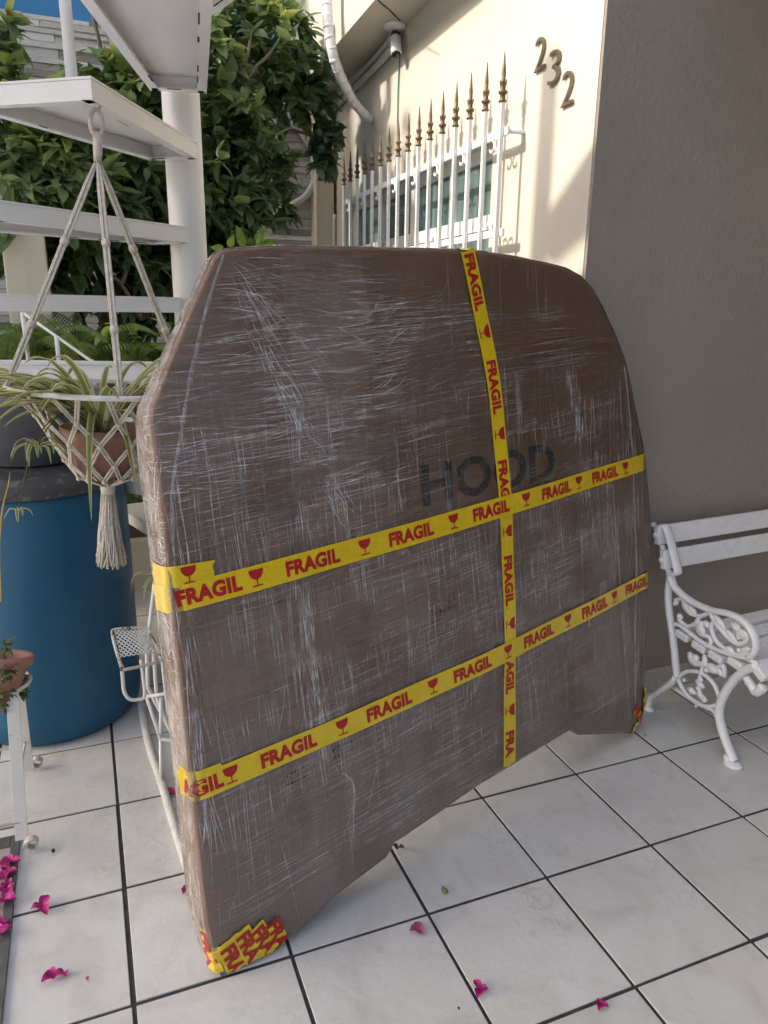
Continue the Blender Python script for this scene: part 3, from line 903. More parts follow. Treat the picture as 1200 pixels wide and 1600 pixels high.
for gh in (1.346, 1.085, 0.822, 0.565, 0.317):
    s_, a_ = v_at(gh); c_, q_ = math.cos(a_), math.sin(a_)
    print_on(tv, 'goblet_mark', GOB, (s_ + 0.018 * q_, gh - 0.018 * c_), a_, 0.0064)
for fh in (1.5385, 1.277, 1.016, 0.755, 0.504, 0.258):
    ss = fh - 0.05; s_, a_ = v_at(fh - 0.07); c_, q_ = math.cos(a_), math.sin(a_)
    sh = FRAGIL if fh > 0.3 else FRA
    w_ = FW if fh > .3 else FW * .55
    st = (s_ - c_ * 0.069 + q_ * FH / 2, fh - 0.07 - q_ * 0.069 - c_ * FH / 2)
    print_on(tv, 'lettering', sh, st, a_, 0.0064)
tape_h(0.842, 0.0545, -0.075, 1.69, 0.1698, 0.0066, 'yellow FRAGIL tape band across the middle of the package', seed=3)
tape_h(0.4405, 0.054, -0.07, 1.695, 0.0688, 0.0068, 'lower yellow FRAGIL tape band across the package', seed=5)
# doubled tape ends at the left edge
te = strip('tape_end', [(-0.07 + 0.015 * i, 0.889 - 0.0005 * i) for i in range(11)], 0.044, 0.0062, 'short yellow tape end stuck above the middle band', 21)
print_on(te, 'goblet_mark', ([(a * .95, b * .95) for a, b in GOB[0]], GOB[1]), (0.028, 0.869), 0.03, 0.0074)
te = strip('tape_end', [(-0.065 + 0.013 * i, 0.452) for i in range(10)], 0.05, 0.0060, None, 22)
# HOOD print on the cardboard, seen through the film
hv, hf = text_mesh('HOOD', 1.0, 0.032, space=1.04)
X0 = min(v.x for v in hv); X1 = max(v.x for v in hv); Y0 = min(v.y for v in hv); Y1 = max(v.y for v in hv)
m_ = MB()
hs_ = []
for v in hv:
    a = (v.x - X0) / (X1 - X0); b = (v.y - Y0) / (Y1 - Y0)
    s_ = 0.628 + a * 0.507; hh_ = 0.930 + b * 0.105 + a * 0.008; hs_.append((s_, -dep(s_, hh_) - 0.0022, hh_))
m_.add(hs_, hf); m_.build('hood_lettering', M['hood_print'], pkg, fix=False)
# small smudged stamps
for (s0, h0, n_, sd) in ((0.195, 0.385, 2, 1), (0.315, 0.405, 2, 2), (0.66, 0.675, 2, 5), (0.79, 0.62, 2, 6)):
    rg = random.Random(sd); m_ = MB()
    for r_ in range(n_):
        x_ = s0
        while x_ < s0 + 0.055:
            w_ = rg.uniform(0.003, 0.007)
            hb = h0 - r_ * 0.02 + (x_ - s0) * 0.05
            for q in range(rg.choice((1, 2, 2))):
                hh0 = hb + rg.uniform(0, 0.006)
                x2 = x_ + rg.uniform(0, .002)
                m_.add([(x2, -dep(s0 + .03, h0) - 0.0023, hh0), (x2 + w_ * .6, -dep(s0 + .03, h0) - 0.0023, hh0 + rg.uniform(-.001, .001)), (x2 + w_ * .7, -dep(s0 + .03, h0) - 0.0023, hh0 + rg.uniform(.002, .008)), (x2, -dep(s0 + .03, h0) - 0.0023, hh0 + rg.uniform(.002, .008))], [(0, 1, 2, 3)])
            x_ += w_ + rg.uniform(0.001, 0.003)
    m_.build('stamp_print', M['stamp'], pkg, fix=False)
# twisted film folds
def fold(pts, w, seed):
    rg = random.Random(seed)
    P = smooth_path([(a, b, 0) for a, b in pts], 8)
    vs = []; fs = []
    for i, p in enumerate(P):
        t_ = (P[min(i + 1, len(P) - 1)] - P[max(i - 1, 0)]).normalized()
        nr = Vector((-t_.y, t_.x, 0))
        ww = w * (0.5 + 0.5 * math.sin(math.pi * (0.1 + 0.8 * i / (len(P) - 1)))) * rg.uniform(.8, 1.2)
        for k, dpt in ((-1, 0.0042), (-.3, 0.0058), (.35, 0.0048), (1, 0.0042)):
            q = p + nr * ww * k * 0.5
            vs.append((q.x, -dep(q.x, q.y) - dpt - rg.uniform(0, .0008), q.y))
    for i in range(len(P) - 1):
        for k in range(3):
            a = i * 4 + k; fs.append((a, a + 1, a + 5, a + 4))
    m2 = MB(); m2.add(vs, fs, True); m2.build('film_fold', M['fold'], pkg, fix=False)
fold([(0.168, 1.50), (0.13, 1.42), (0.085, 1.30), (0.045, 1.17), (0.012, 1.05), (0.004, 0.93)], 0.008, 1)
fold([(0.335, 0.352), (0.362, 0.31), (0.358, 0.25), (0.352, 0.18)], 0.007, 4)
fold([(1.50, 1.24), (1.535, 1.08), (1.552, 0.85), (1.565, 0.55), (1.545, 0.28), (1.535, 0.06)], 0.010, 7)
fold([(1.43, 0.88), (1.46, 0.62), (1.48, 0.34), (1.50, 0.08)], 0.006, 9)
# the many fine stretch wrinkles of the film: thin raised ridges
wr = MB()
rw = random.Random(77)
def inside(s_, h_):
    n = len(OUT); c_ = False
    for i in range(n):
        (x1, y1), (x2, y2) = OUT[i], OUT[(i + 1) % n]
        if (y1 > h_) != (y2 > h_) and s_ < (x2 - x1) * (h_ - y1) / (y2 - y1) + x1: c_ = not c_
    return c_
def ridge(s0, h0, ang, L, w, curve=0.0, wav=0.0, side_ok=True):
    n = max(3, int(L / 0.02)); pts = []
    a = ang; p = Vector((s0, h0)); ph = rw.uniform(0, 6.28); fr = rw.uniform(20, 50)
    for i in range(n + 1):
        pts.append(p.copy())
        a2 = a + wav * math.sin(ph + i * fr * .02)
        p = p + Vector((math.cos(a2), math.sin(a2))) * L / n; a += curve / n
    mp_ = pts[len(pts) // 2]
    if 0.58 < mp_.x < 1.18 and 0.88 < mp_.y < 1.08 and rw.random() < 0.8: return
    for p in pts:
        if not inside(min(max(p.x, 0.004), 1.63), p.y): return
        if p.x < -0.075 or p.x > 1.66: return
    vs = []; fs = []
    for i, p in enumerate(pts):
        f = i / n; d = (pts[min(i + 1, n)] - pts[max(i - 1, 0)]).normalized(); nr = Vector((-d.y, d.x))
        ww = 0.72 * w * (math.sin(math.pi * (0.03 + .94 * f)) ** .6) * rw.uniform(.7, 1.25)
        for k, hh_ in ((-.5, 0.0036), (0.0, 0.0036 + ww * .6), (.5, 0.0036)):
            q = p + nr * ww * k; vs.append(surf(q.x, q.y, hh_))
    for i in range(n):
        for k in (0, 1):
            a_ = i * 3 + k; fs.append((a_, a_ + 1, a_ + 4, a_ + 3))
    wr.add(vs, fs, True)
for k in range(460):      # loose upper left, wrinkles running off the slanted edge
    h0 = rw.uniform(1.0, 1.47); s0 = rw.uniform(-0.06, 0.5) + max(0, h0 - 1.2) * .5
    ridge(s0, h0, rw.gauss(0.02, .045) - 0.25 * max(0, .12 - s0) * (1.2 - h0) * 8, rw.uniform(.03, .2) * (1.2 if rw.random() < .2 else .8), rw.uniform(.0006, .0018), rw.gauss(.1, .2), rw.uniform(0, .08))
for k in range(70):      # corner fan
    a = math.radians(rw.uniform(-75, 0)); r0 = rw.uniform(.01, .3)
    ridge(0.17 + r0 * math.cos(a), 1.50 + r0 * math.sin(a), a + rw.gauss(0, .08), rw.uniform(.03, .14), rw.uniform(.0006, .0016), 0, .04)
for k in range(130):      # crease from the corner down to the middle
    f = rw.random(); s0 = 0.19 + .2 * f + rw.gauss(0, .016); h0 = 1.46 - .5 * f
    ridge(s0, h0, math.radians(rw.gauss(-64, 10)), rw.uniform(.02, .07), rw.uniform(.0006, .0016), 0, .1)
for (sa, ha, sb, hb, nn) in ((.30, 1.22, .27, .50, 150), (.26, .9, .30, .45, 60), (1.22, 1.3, 1.40, .4, 80)):   # bunched upright bands
    for k in range(nn):
        f = rw.random()
        ridge(sa + (sb - sa) * f + rw.gauss(0, .014), ha + (hb - ha) * f, math.radians(rw.gauss(-88, 4)), rw.uniform(.03, .14), rw.uniform(.0006, .0014), 0, .06)
for k in range(50):       # little upturned curls
    ridge(rw.uniform(.38, .75), rw.uniform(1.2, 1.42), rw.uniform(.1, .5), rw.uniform(.03, .10), rw.uniform(.0007, .0017), rw.uniform(.3, .9), .05)
for k in range(1200):      # long taut horizontal lines
    ridge(rw.uniform(-.05, 1.25), rw.uniform(.12, 1.42), rw.gauss(.075, .018), rw.uniform(.08, .42), rw.uniform(.0004, .0010), rw.gauss(0, .05), .012)
for k in range(600):      # vertical hairlines
    ridge(rw.uniform(.03, 1.15), rw.uniform(.35, 1.3), math.radians(-90 + rw.gauss(2, 3)), rw.uniform(.08, .38), rw.uniform(.0004, .0011), rw.gauss(0, .04), .01)
for k in range(200):      # lower half, faint and diagonal
    ridge(rw.uniform(0, 1.2), rw.uniform(.08, .5), rw.choice((rw.gauss(.1, .04), rw.gauss(1.2, .1), rw.gauss(1.57, .03), rw.gauss(.1, .03))), rw.uniform(.04, .2), rw.uniform(.0004, .0010), rw.gauss(0, .2), .03)
for k in range(150):      # right end, upright pleats
    ridge(rw.uniform(1.25, 1.61), rw.uniform(.3, 1.25), math.radians(-90 + rw.gauss(1, 5)), rw.uniform(.08, .3), rw.uniform(.0005, .0013), rw.gauss(0, .08), .02)
for k in range(110):      # right part, faint rising lines
    ridge(rw.uniform(.95, 1.5), rw.uniform(.5, 1.4), rw.gauss(.12, .06), rw.uniform(.05, .2), rw.uniform(.0004, .0009), 0, .02)
for k in range(160):      # crumples on the left end
    ridge(rw.uniform(-.07, -.02), rw.uniform(.15, 1.18), math.radians(rw.gauss(0, 35)), rw.uniform(.012, .05), rw.uniform(.0008, .0022), rw.gauss(0, .5), .2)
for k in range(60):
    ridge(rw.uniform(-.012, .03), rw.uniform(.3, 1.15), math.radians(-90 + rw.gauss(0, 6)), rw.uniform(.05, .25), rw.uniform(.0008, .002), 0, .05)
o = wr.build('film_wrinkles', M['wrinkle'], pkg, fix=False); tag(o, kind='stuff')
# crumpled tape round the two feet
def foot_tape(cx, cz, ang, L, seed, txt=True, w=0.045, off=0.0070):
    rg = random.Random(seed)
    c_, q_ = math.cos(ang), math.sin(ang)
    n = 10; rows = 5; vs = []; fs = []
    for i in range(n + 1):
        for k in range(rows):
            a = L * (i / n - 0.5); b = w * (k / (rows - 1) - 0.5)
            if i in (0, n): a += rg.uniform(-.002, .002)
            s_ = cx + a * c_ - b * q_; h_ = cz + a * q_ + b * c_
            p = surf(s_, h_, off + rg.uniform(0, .0015))
            low = 0.003 + max(0, (0.06 - s_)) * 0
            if p.z < 0.006:
                over = 0.006 - p.z
                p = Vector((p.x, p.y + over, 0.0035 + rg.uniform(0, .002)))
            vs.append(p)
    for i in range(n):
        for k in range(rows - 1):
            a = i * rows + k; fs.append((a, a + 1, a + rows + 1, a + rows))
    m2 = MB(); m2.add(vs, fs, False)
    o = m2.build('corner_tape', M['tape_yellow'], pkg, fix=False)
    if txt:
        st = (cx - FW * .27 * c_ + FH / 2 * q_, cz - FW * .27 * q_ - FH / 2 * c_)
        vv = []
        for a, b in FRA[0]:
            s_ = st[0] + a * c_ - b * q_; h_ = st[1] + a * q_ + b * c_
            p = surf(s_, h_, off + 0.0026)
            if p.z < 0.006: p = Vector((p.x, p.y + 0.006 - p.z, 0.0045))
            vv.append(p)
        m3 = MB(); m3.add(vv, FRA[1]); m3.build('lettering', M['tape_red'], o, fix=False)
    return o
foot_tape(0.024, 0.034, math.radians(-74), 0.10, 1, w=0.046)
foot_tape(0.060, 0.048, math.radians(-72), 0.095, 2, off=0.0082, w=0.044)
foot_tape(0.096, 0.046, math.radians(-66), 0.085, 3, off=0.0094, w=0.044)
foot_tape(0.130, 0.044, math.radians(-74), 0.055, 4, off=0.0106, w=0.032)
foot_tape(-0.028, 0.062, math.radians(-78), 0.095, 5, off=0.0064, w=0.04)
def end_band(pts, seed):
    rg = random.Random(seed); P = densify([pts[0], *pts[1:]], 0.009)[:-1]
    P = [p for p in P if p.y < 0.17]
    n = len(pts); Q_ = []
    for i in range(n - 1):
        for k in range(6): Q_.append(Vector(pts[i]).lerp(Vector(pts[i + 1]), k / 6))
    Q_.append(Vector(pts[-1]))
    vs = []; fs = []; ys = [-0.012, -0.004, 0.01, 0.035, 0.06, 0.09]
    for i, p in enumerate(Q_):
        d = (p - Vector((1.45, 0.2))).normalized()
        for k, y in enumerate(ys):
            o_ = 0.005 + rg.uniform(0, .004) - (0.026 if k == 0 else 0)
            q = p + d * o_
            vs.append((q.x, y - bul(p.x) + (rg.uniform(-.004, .004) if k == 0 else 0) - (0.001 if k == 0 else 0), q.y))
    r_ = len(ys)
    for i in range(len(Q_) - 1):
        for k in range(r_ - 1):
            a = i * r_ + k; fs.append((a, a + 1, a + r_ + 1, a + r_))
    m2 = MB(); m2.add(vs, fs, False); m2.build('corner_tape', M['tape_yellow'], pkg, fix=False)['label'] = 'crumpled yellow tape round the right foot of the package'
foot_tape(1.552, 0.078, math.radians(-52), 0.062, 6, off=0.0062, w=0.034)
end_band([(1.612, 0.15), (1.602, 0.09), (1.574, 0.045), (1.512, 0.020)], 8)

# ================================================================== SPIRAL STAIR
PX, PY = 0.347, 1.129
st = thing('spiral_staircase', 'white painted steel spiral staircase with round post behind the package', 'staircase', (PX, PY, 0))
mb = MB(); mb.tube([(0, 0, 0.0), (0, 0, 3.0)], 0.054, 28); mb.build('centre_post', M['stair_paint'], st)
def tread(ang, z, R, hw0, hw1, name='tread', r0=-0.057):
    """pan tread: plate with flanges hanging down, narrow at the post"""
    c_, s_ = math.cos(ang), math.sin(ang)
    def W(r, w, zz): return (r * c_ - w * s_, r * s_ + w * c_, zz)
    D = 0.044; tk = 0.005
    b = MB()
    poly = [(-r0, -hw0), (R, -hw1), (R, hw1), (-r0, hw0)]
    # plate
    b.add([W(*p, z) for p in poly] + [W(*p, z - tk) for p in poly], [(3, 2, 1, 0), (4, 5, 6, 7), (0, 1, 5, 4), (1, 2, 6, 5), (2, 3, 7, 6), (3, 0, 4, 7)])
    o = b.build(name, M['stair_paint'], st)
    # flanges with small return lips
    for i in range(4):
        p, q = Vector(poly[i]), Vector(poly[(i + 1) % 4])
        d = (q - p).normalized(); nr = Vector((-d.y, d.x))
        f = MB()
        e = 0.0008
        prof = [(0 + e, z - tk - e), (0 + e, z - D), (0.026, z - D), (0.026, z - D + tk), (tk + e, z - D + tk), (tk + e, z - tk - e)]
        lap = 0.0 if i % 2 == 0 else 0.0068
        pa, pb = p + d * lap, q - d * lap
        vs = [W((pa + nr * a).x, (pa + nr * a).y, zz) for a, zz in prof] + [W((pb + nr * a).x, (pb + nr * a).y, zz) for a, zz in prof]
        n = len(prof)
        fs = [tuple(range(n - 1, -1, -1)), tuple(range(n, 2 * n))] + [(k, (k + 1) % n, n + (k + 1) % n, n + k) for k in range(n)]
        f.add(vs, fs); fo = f.build('flange', M['stair_paint'], o)
        # broken rust seam where the flange lip meets the pan
        rr_ = random.Random(int(z * 1000) + i); L_ = (pb - pa).length; x_ = rr_.uniform(.02, .1)
        while x_ < L_ - 0.03:
            l_ = min(rr_.uniform(.01, .07), L_ - .01 - x_)
            qa = pa + d * x_ + nr * 0.0262; qb = pa + d * (x_ + l_) + nr * 0.0262
            wv = nr * rr_.uniform(.0012, .0026)
            g = MB(); g.add([W(*(qa), z - D - .0006), W(*(qb), z - D - .0006), W(*(qb + wv), z - D + .0012), W(*(qa + wv), z - D + .0012), W(*(qa - wv * .8), z - D - .0006), W(*(qb - wv * .8), z - D - .0006)], [(0, 1, 2, 3), (0, 1, 5, 4)])
            if rr_.random() < .55: g.build('rust_seam', M['rust_line'], fo, fix=False)
            x_ += l_ + rr_.uniform(.03, .2)
    return o
RZ = 0.2
M['rust_line'] = pm('rust_seam', (0.05, 0.032, 0.022), 0.9, 0.4, 40)
zt1, zt2, zt3, zt4 = 2.019, 1.843, 1.615, 1.418
tread(math.radians(-79.5), 2.222, 0.92, 0.078, 0.16)
tread(math.radians(-102.5), zt1, 0.95, 0.078, 0.15)
tread(math.radians(-126.0), zt2, 0.67, 0.075, 0.16)
tread(math.radians(-148.5), zt3, 0.66, 0.075, 0.155)
tread(math.radians(-171.0), zt4, 0.66, 0.075, 0.155)
tread(math.radians(-193.5), zt4 - .2, 0.66, 0.075, 0.155)
tread(math.radians(-216.0), zt4 - .4, 0.66, 0.075, 0.155)
tread(math.radians(-57.0), 2.435, 0.92, 0.078, 0.185)
for q in range(3, 7):
    tread(math.radians(-171.0 - 22.5 * q), zt4 - 0.2 * q, 0.66, 0.075, 0.155)
for pts in (((35, 488, 1.62), (50, 605, 1.62)), ((88, 525, 1.55), (96, 602, 1.55)), ((142, 562, 1.50), (148, 602, 1.50)), ((36, 489, 1.62), (90, 527, 1.55), (145, 566, 1.50), (160, 578, 1.48))):
    b = MB(); b.tube([at_y(u_, v_, y_) - Vector((PX, PY, 0)) for u_, v_, y_ in pts], 0.0075 if len(pts) == 2 else 0.005, 8)
    b.build('baluster' if len(pts) == 2 else 'handrail', M['stair_paint'], st)
bt = at_z(110, 132, zt2)
b = MB(); b.tube([(bt.x - PX + 0.004, bt.y - PY + 0.01, zt2 - 0.03), (bt.x - PX + 0.004, bt.y - PY + 0.01, zt2 + 1.0)], 0.0125, 14)
b.build('baluster', M['stair_paint'], st)

# ================================================================== HANGING PLANTER
HK = at_z(150, 163, 1.80)
pl = thing('macrame_hanger', 'cream knotted macrame plant hanger with tassel hung from a stair tread', 'plant hanger', HK)
HROT = Matrix.Rotation(math.radians(3.0), 3, 'Y')
pl.matrix_world = Matrix.Translation(HK) @ HROT.to_4x4()
HZ = 1.205 - HK.z
cxy = Vector((0.004, 0.0))
ap = Vector((0.0, 0.0, -0.085))
b = MB(); b.tube(smooth_path([(0, 0, 0.012 * 1), (-0.004, 0, 0.03), (0.012, 0.004, 0.015), (0.004, 0.0, -0.012)], 5), 0.0028, 6)
b.build('wire_hook', M['conduit'], pl)
b = MB()
ring = [(0.013 * math.sin(a), 0.006 * math.sin(a), -0.036 + 0.026 * math.cos(a)) for a in [2 * math.pi * k / 18 for k in range(19)]]
b.tube(ring, 0.0048, 8, cap=False); b.build('hanging_ring', M['rope'], pl)
b = MB(); b.tube([(0, 0, -0.055), (0.001, 0, -0.08), (0, 0, -0.112)], [0.008, 0.0105, 0.0085], 10); b.build('knot', M['rope'], pl)
HR = 0.205
angs = [math.radians(x) for x in (192, 277, 18)]
for k, a in enumerate(angs):
    e = Vector((HR * math.cos(a), HR * math.sin(a), HZ))
    b = MB()
    d = (e - Vector((0, 0, -0.105)))
    side = d.cross(Vector((0.36, 1, 0))).normalized()
    sd2 = d.cross(side).normalized()
    for (i, j) in ((-1.5, 0), (-0.5, 0.3), (0.5, -0.3), (1.5, 0)):
        P = []
        for q in range(9):
            f = q / 8
            sp = 1.0 - 0.45 * (abs(((f * 2.999) % 1.0) - 0.5) > 0.46)
            P.append(Vector((0, 0, -0.105)).lerp(e, f) + side * i * 0.0036 * sp * min(1, f * 6 + .3) + sd2 * j * 0.004)
        b.tube(P, 0.0023, 5)
    o = b.build('cord', M['rope'], pl)
    for f in (0.36, 0.72):
        kb = MB(); kp = Vector((0, 0, -0.105)).lerp(e, f); dn = d.normalized()
        kb.tube([kp - dn * 0.008, kp - dn * .003, kp + dn * .003, kp + dn * 0.008], [0.0075, 0.0092, 0.0092, 0.0075], 8)
        kb.build('cord_knot', M['rope'], o)
b = MB(); hp = [(HR * math.cos(a), HR * math.sin(a), HZ) for a in [2 * math.pi * k / 48 for k in range(49)]]
b.tube(hp, 0.0058, 8, cap=False); b.build('hoop', M['rope_white'], pl)
# net: three rows of knots with double cords between them
PB = -0.800                        # pot bottom, relative
rows = [(HR, HZ, 16, 0.0), (0.140, HZ - 0.075, 8, 0.5), (0.112, HZ - 0.13, 8, 0.0), (0.082, HZ - 0.185, 8, 0.5), (0.016, HZ - 0.222, 8, 0.0)]
off0 = Vector((0.0, 0.0, 0.0))
def npt(r, z, k, n, ph): 
    a = 2 * math.pi * (k + ph) / n
    return Vector((r * math.cos(a), r * math.sin(a), z))
def dcord(p, q, b):
    d = (q - p).normalized(); s_ = d.cross(Vector((p.x, p.y, 0)).normalized() if p.xy.length > .01 else Vector((1, 0, 0)))
    s_ = s_.normalized() if s_.length > 1e-4 else Vector((1, 0, 0))
    for w_ in (-0.0031, 0.0031): b.tube([p + s_ * w_, q + s_ * w_], 0.0027, 6)
NK = 11
for k in range(NK):
    b = MB()
    p1 = npt(0.150, HZ - 0.062, k, NK, 0.5)
    dcord(npt(HR, HZ, k, NK, 0.25), p1, b); dcord(npt(HR, HZ, k, NK, 0.75), p1, b)
    for j in (0, 1): dcord(p1, npt(0.121, HZ - 0.115, k + j, NK, 0.0), b)
    p2 = npt(0.121, HZ - 0.115, k, NK, 0.0)
    for j in (-1, 0): dcord(p2, npt(0.093, HZ - 0.165, k + j, NK, 0.5), b)
    p3 = npt(0.093, HZ - 0.165, k, NK, 0.5)
    for j in (0, 1): dcord(p3, npt(0.066, HZ - 0.205, k + j, NK, 0.0), b)
    p4 = npt(0.066, HZ - 0.205, k, NK, 0.0)
    dcord(p4, npt(0.014, HZ - 0.228, k, NK, 0.0), b)
    o = b.build('net_cord', M['rope'], pl)
    for p in (p1, p2, p3, p4):
        kb = MB(); kb.ball(p, (0.0060, 0.0060, 0.0075), 8, 5); kb.build('net_knot', M['rope'], o)
TZ = HZ - 0.228
b = MB(); b.tube([(0, 0, TZ + 0.006), (0, 0, TZ - 0.004), (0, 0, TZ - 0.02)], [0.015, 0.0175, 0.016], 14); b.build('tassel_wrap', M['rope'], pl)
b = MB(); rg = random.Random(12)
for k in range(110):
    a = rg.uniform(0, 2 * math.pi); r0 = 0.014 * math.sqrt(rg.random()); r1 = 0.034 * math.sqrt(rg.random()) + 0.004
    L = rg.uniform(0.165, 0.192)
    P = []
    for q in range(6):
        f = q / 5; r = r0 + (min(r1, 0.024) - r0) * min(1, f * 1.6) + (r1 - min(r1, 0.024)) * f ** 4
        P.append((r * math.cos(a + f * rg.uniform(-.25, .25)), r * math.sin(a + f * rg.uniform(-.25, .25)), TZ - 0.016 - L * f))
    b.tube(P, 0.0021, 5)
b.build('tassel', M['rope'], pl)

# pot sitting in the net
PC = HK + HROT @ Vector((0, 0, HZ - 0.2))
pot = thing('terracotta_pot', 'brown terracotta pot with spider plant cradled in the macrame hanger', 'flower pot', PC, rot=HROT)
b = MB(); b.lathe([(0.048, 0), (0.066, 0.004), (0.094, 0.085), (0.100, 0.088), (0.101, 0.112), (0.095, 0.113), (0.092, 0.09), (0.085, 0.085), (0.001, 0.085)], n=40)
b.build('pot_body', M['terracotta'], pot)
b = MB(); b.lathe([(0.090, 0.088), (0.06, 0.098), (0.02, 0.1), (0.0005, 0.1)], n=24, close=True); b.build('soil', M['soil'], pot)

def blade(base, pts, w, name, mat, parent, tint, droop_twist=0.0, fold_=0.25):
    """ribbon leaf along pts (relative), tapering to a tip; width attribute across"""
    P = smooth_path(pts, 6)
    vs = []; fs = []; acr = []
    for i, p in enumerate(P):
        f = i / (len(P) - 1)
        t_ = (P[min(i + 1, len(P) - 1)] - P[max(i - 1, 0)]).normalized()
        sd = t_.cross(Vector((0, 0, 1)))
        if sd.length < 0.05: sd = Vector((1, 0, 0)).cross(t_)
        sd.normalize()
        if droop_twist: sd = Quaternion(t_, droop_twist * f) @ sd
        nr = sd.cross(t_).normalized()
        ww = w * min(1.0, 0.55 + f * 2.0) * (1 - max(0, (f - 0.45) / 0.55) ** 1.6) + 0.0004
        for k, a in ((-1, 1.0), (-0.5, 0.5), (0, 0.0), (0.5, 0.5), (1, 1.0)):
            vs.append(Vector(base) + p + sd * ww * 0.5 * k + nr * ww * fold_ * abs(k)); acr.append(a)
    for i in range(len(P) - 1):
        for k in range(4):
            a = i * 5 + k; fs.append((a, a + 1, a + 6, a + 5))
    m2 = MB(); m2.add(vs, fs, True, tint)
    me = m2.mesh(name)
    at = me.attributes.new('across', 'FLOAT', 'POINT'); at.data.foreach_set('value', acr)
    return obj(name, me, mat, parent)
spd = thing('spider_plant', 'arching striped spider plant growing in the hanging pot', 'plant', PC + Vector((0, 0, 0.105)))
rg = random.Random(5)
def arc(az, L, lift, droop):
    c_, s_ = math.cos(az), math.sin(az)
    out = []
    for f in (0, 0.18, 0.4, 0.65, 0.85, 1.0):
        r = L * (f * (0.72 + 0.28 * (1 - droop)) - 0.12 * droop * f ** 3)
        zz = L * (lift * f * 1.5 - (lift * 0.9 + droop) * f * f)
        out.append((r * c_, r * s_, zz))
    return out
specs = []
for k in range(34): specs.append((rg.uniform(150, 255), rg.uniform(0.22, 0.36), rg.uniform(0.55, 0.95), rg.uniform(-0.05, 0.22)))
for k in range(18): specs.append((rg.uniform(0, 360), rg.uniform(0.14, 0.26), rg.uniform(0.7, 1.1), rg.uniform(0.0, 0.3)))
specs += [(258, 0.30, 0.66, 0.95), (285, 0.26, 0.7, 0.9), (305, 0.25, 0.75, 0.85), (205, 0.46, 0.55, 0.3), (214, 0.48, 0.5, 0.42), (190, 0.42, 0.7, 0.2)]
specs += [(20, 0.26, 1.15, 0.1), (345, 0.25, 1.2, 0.12), (8, 0.3, 1.1, 0.2), (350, 0.22, 1.2, 0.05), (30, 0.24, 1.0, 0.3), (330, 0.3, 1.0, 0.55)]
for az, L, lf, dr in specs:
    a = math.radians(az)
    bs = Vector((0.02 * math.cos(a) + rg.uniform(-.012, .012), 0.02 * math.sin(a) + rg.uniform(-.012, .012), 0))
    blade(bs, arc(a, L, lf, dr), rg.uniform(0.014, 0.023), 'leaf', M['spider'], spd, rg.random(), rg.uniform(-.5, .5))
def plantlet(c, n, L, par, seed):
    rr = random.Random(seed)
    for k in range(n):
        a = 2 * math.pi * k / n + rr.uniform(-.2, .2)
        l_ = L * rr.uniform(.7, 1.1)
        blade(c, [(0, 0, 0), (l_ * .45 * math.cos(a), l_ * .45 * math.sin(a), l_ * rr.uniform(.1, .4)), (l_ * .85 * math.cos(a), l_ * .85 * math.sin(a), l_ * rr.uniform(-.2, .15)), (l_ * math.cos(a), l_ * math.sin(a), -l_ * rr.uniform(.2, .6))], 0.007, 'leaflet', M['spider'], par, rr.random())
S0 = spd.matrix_world.translation
def runner(px, y0, y1, seed, n=12, L=0.05, extra=()):
    P = [Vector(p) - S0 for p in px]
    b = MB(); b.tube(smooth_path(P, 6), 0.0013, 5)
    o = b.build('runner', M['succulent'], spd)
    plantlet(P[-1], n, L, o, seed)
yy = HK.y
runner([at_y(150, 640, yy - .03), at_y(90, 650, yy - .1), at_y(55, 690, yy - .15), at_y(40, 740, yy - .16), at_y(28, 800, yy - .16)], 0, 0, 3, 4, 0.03)
runner([at_y(150, 640, yy - .03), at_y(108, 640, yy - .12), at_y(75, 668, yy - .16), at_y(58, 700, yy - .17)], 0, 0, 4, 14, 0.055)
runner([at_y(226, 700, yy + .05), at_y(236, 760, yy + .1), at_y(240, 830, yy + .12), at_y(248, 905, yy + .12)], 0, 0, 5, 12, 0.07)
runner([at_y(226, 700, yy + .05), at_y(232, 730, yy + .1), at_y(236, 755, yy + .11)], 0, 0, 6, 7, 0.03)

# ================================================================== BLUE DRUM
DC = Vector((-0.172, 1.305))
dr = thing('blue_drum', 'large blue plastic drum with black lid standing behind the macrame tassel', 'drum', floor_pt(DC.x, DC.y, 0), rot=QF)
b = MB(); b.lathe([(0.235, 0.0), (0.262, 0.006), (0.281, 0.03), (0.287, 0.09), (0.288, 0.45), (0.286, 0.70), (0.281, 0.80), (0.274, 0.838), (0.2, 0.8415)], n=64)
b.build('drum_body', M['blue_drum'], dr)
b = MB(); b.lathe([(0.276, 0.822), (0.287, 0.825), (0.290, 0.84), (0.286, 0.864), (0.272, 0.882), (0.24, 0.886), (0.10, 0.888), (0.0005, 0.888)], n=64, close=True)
b.build('drum_lid', M['black_plastic'], dr)
LT = floor_pt(DC.x, DC.y, 0.889)
gp = thing('grey_plant_pot', 'dark grey plastic plant pot standing on the blue drum', 'plant pot', LT + Vector((0.008, 0.0, 0)))
b = MB(); b.lathe([(0.115, 0.0), (0.128, 0.004), (0.150, 0.19), (0.162, 0.192), (0.166, 0.225), (0.160, 0.228), (0.150, 0.21), (0.145, 0.2), (0.001, 0.2)], n=48)
b.build('pot_body', M['pot_grey'], gp)
b = MB(); b.lathe([(0.149, 0.203), (0.08, 0.213), (0.0005, 0.216)], n=24, close=True); b.build('soil', M['soil'], gp)

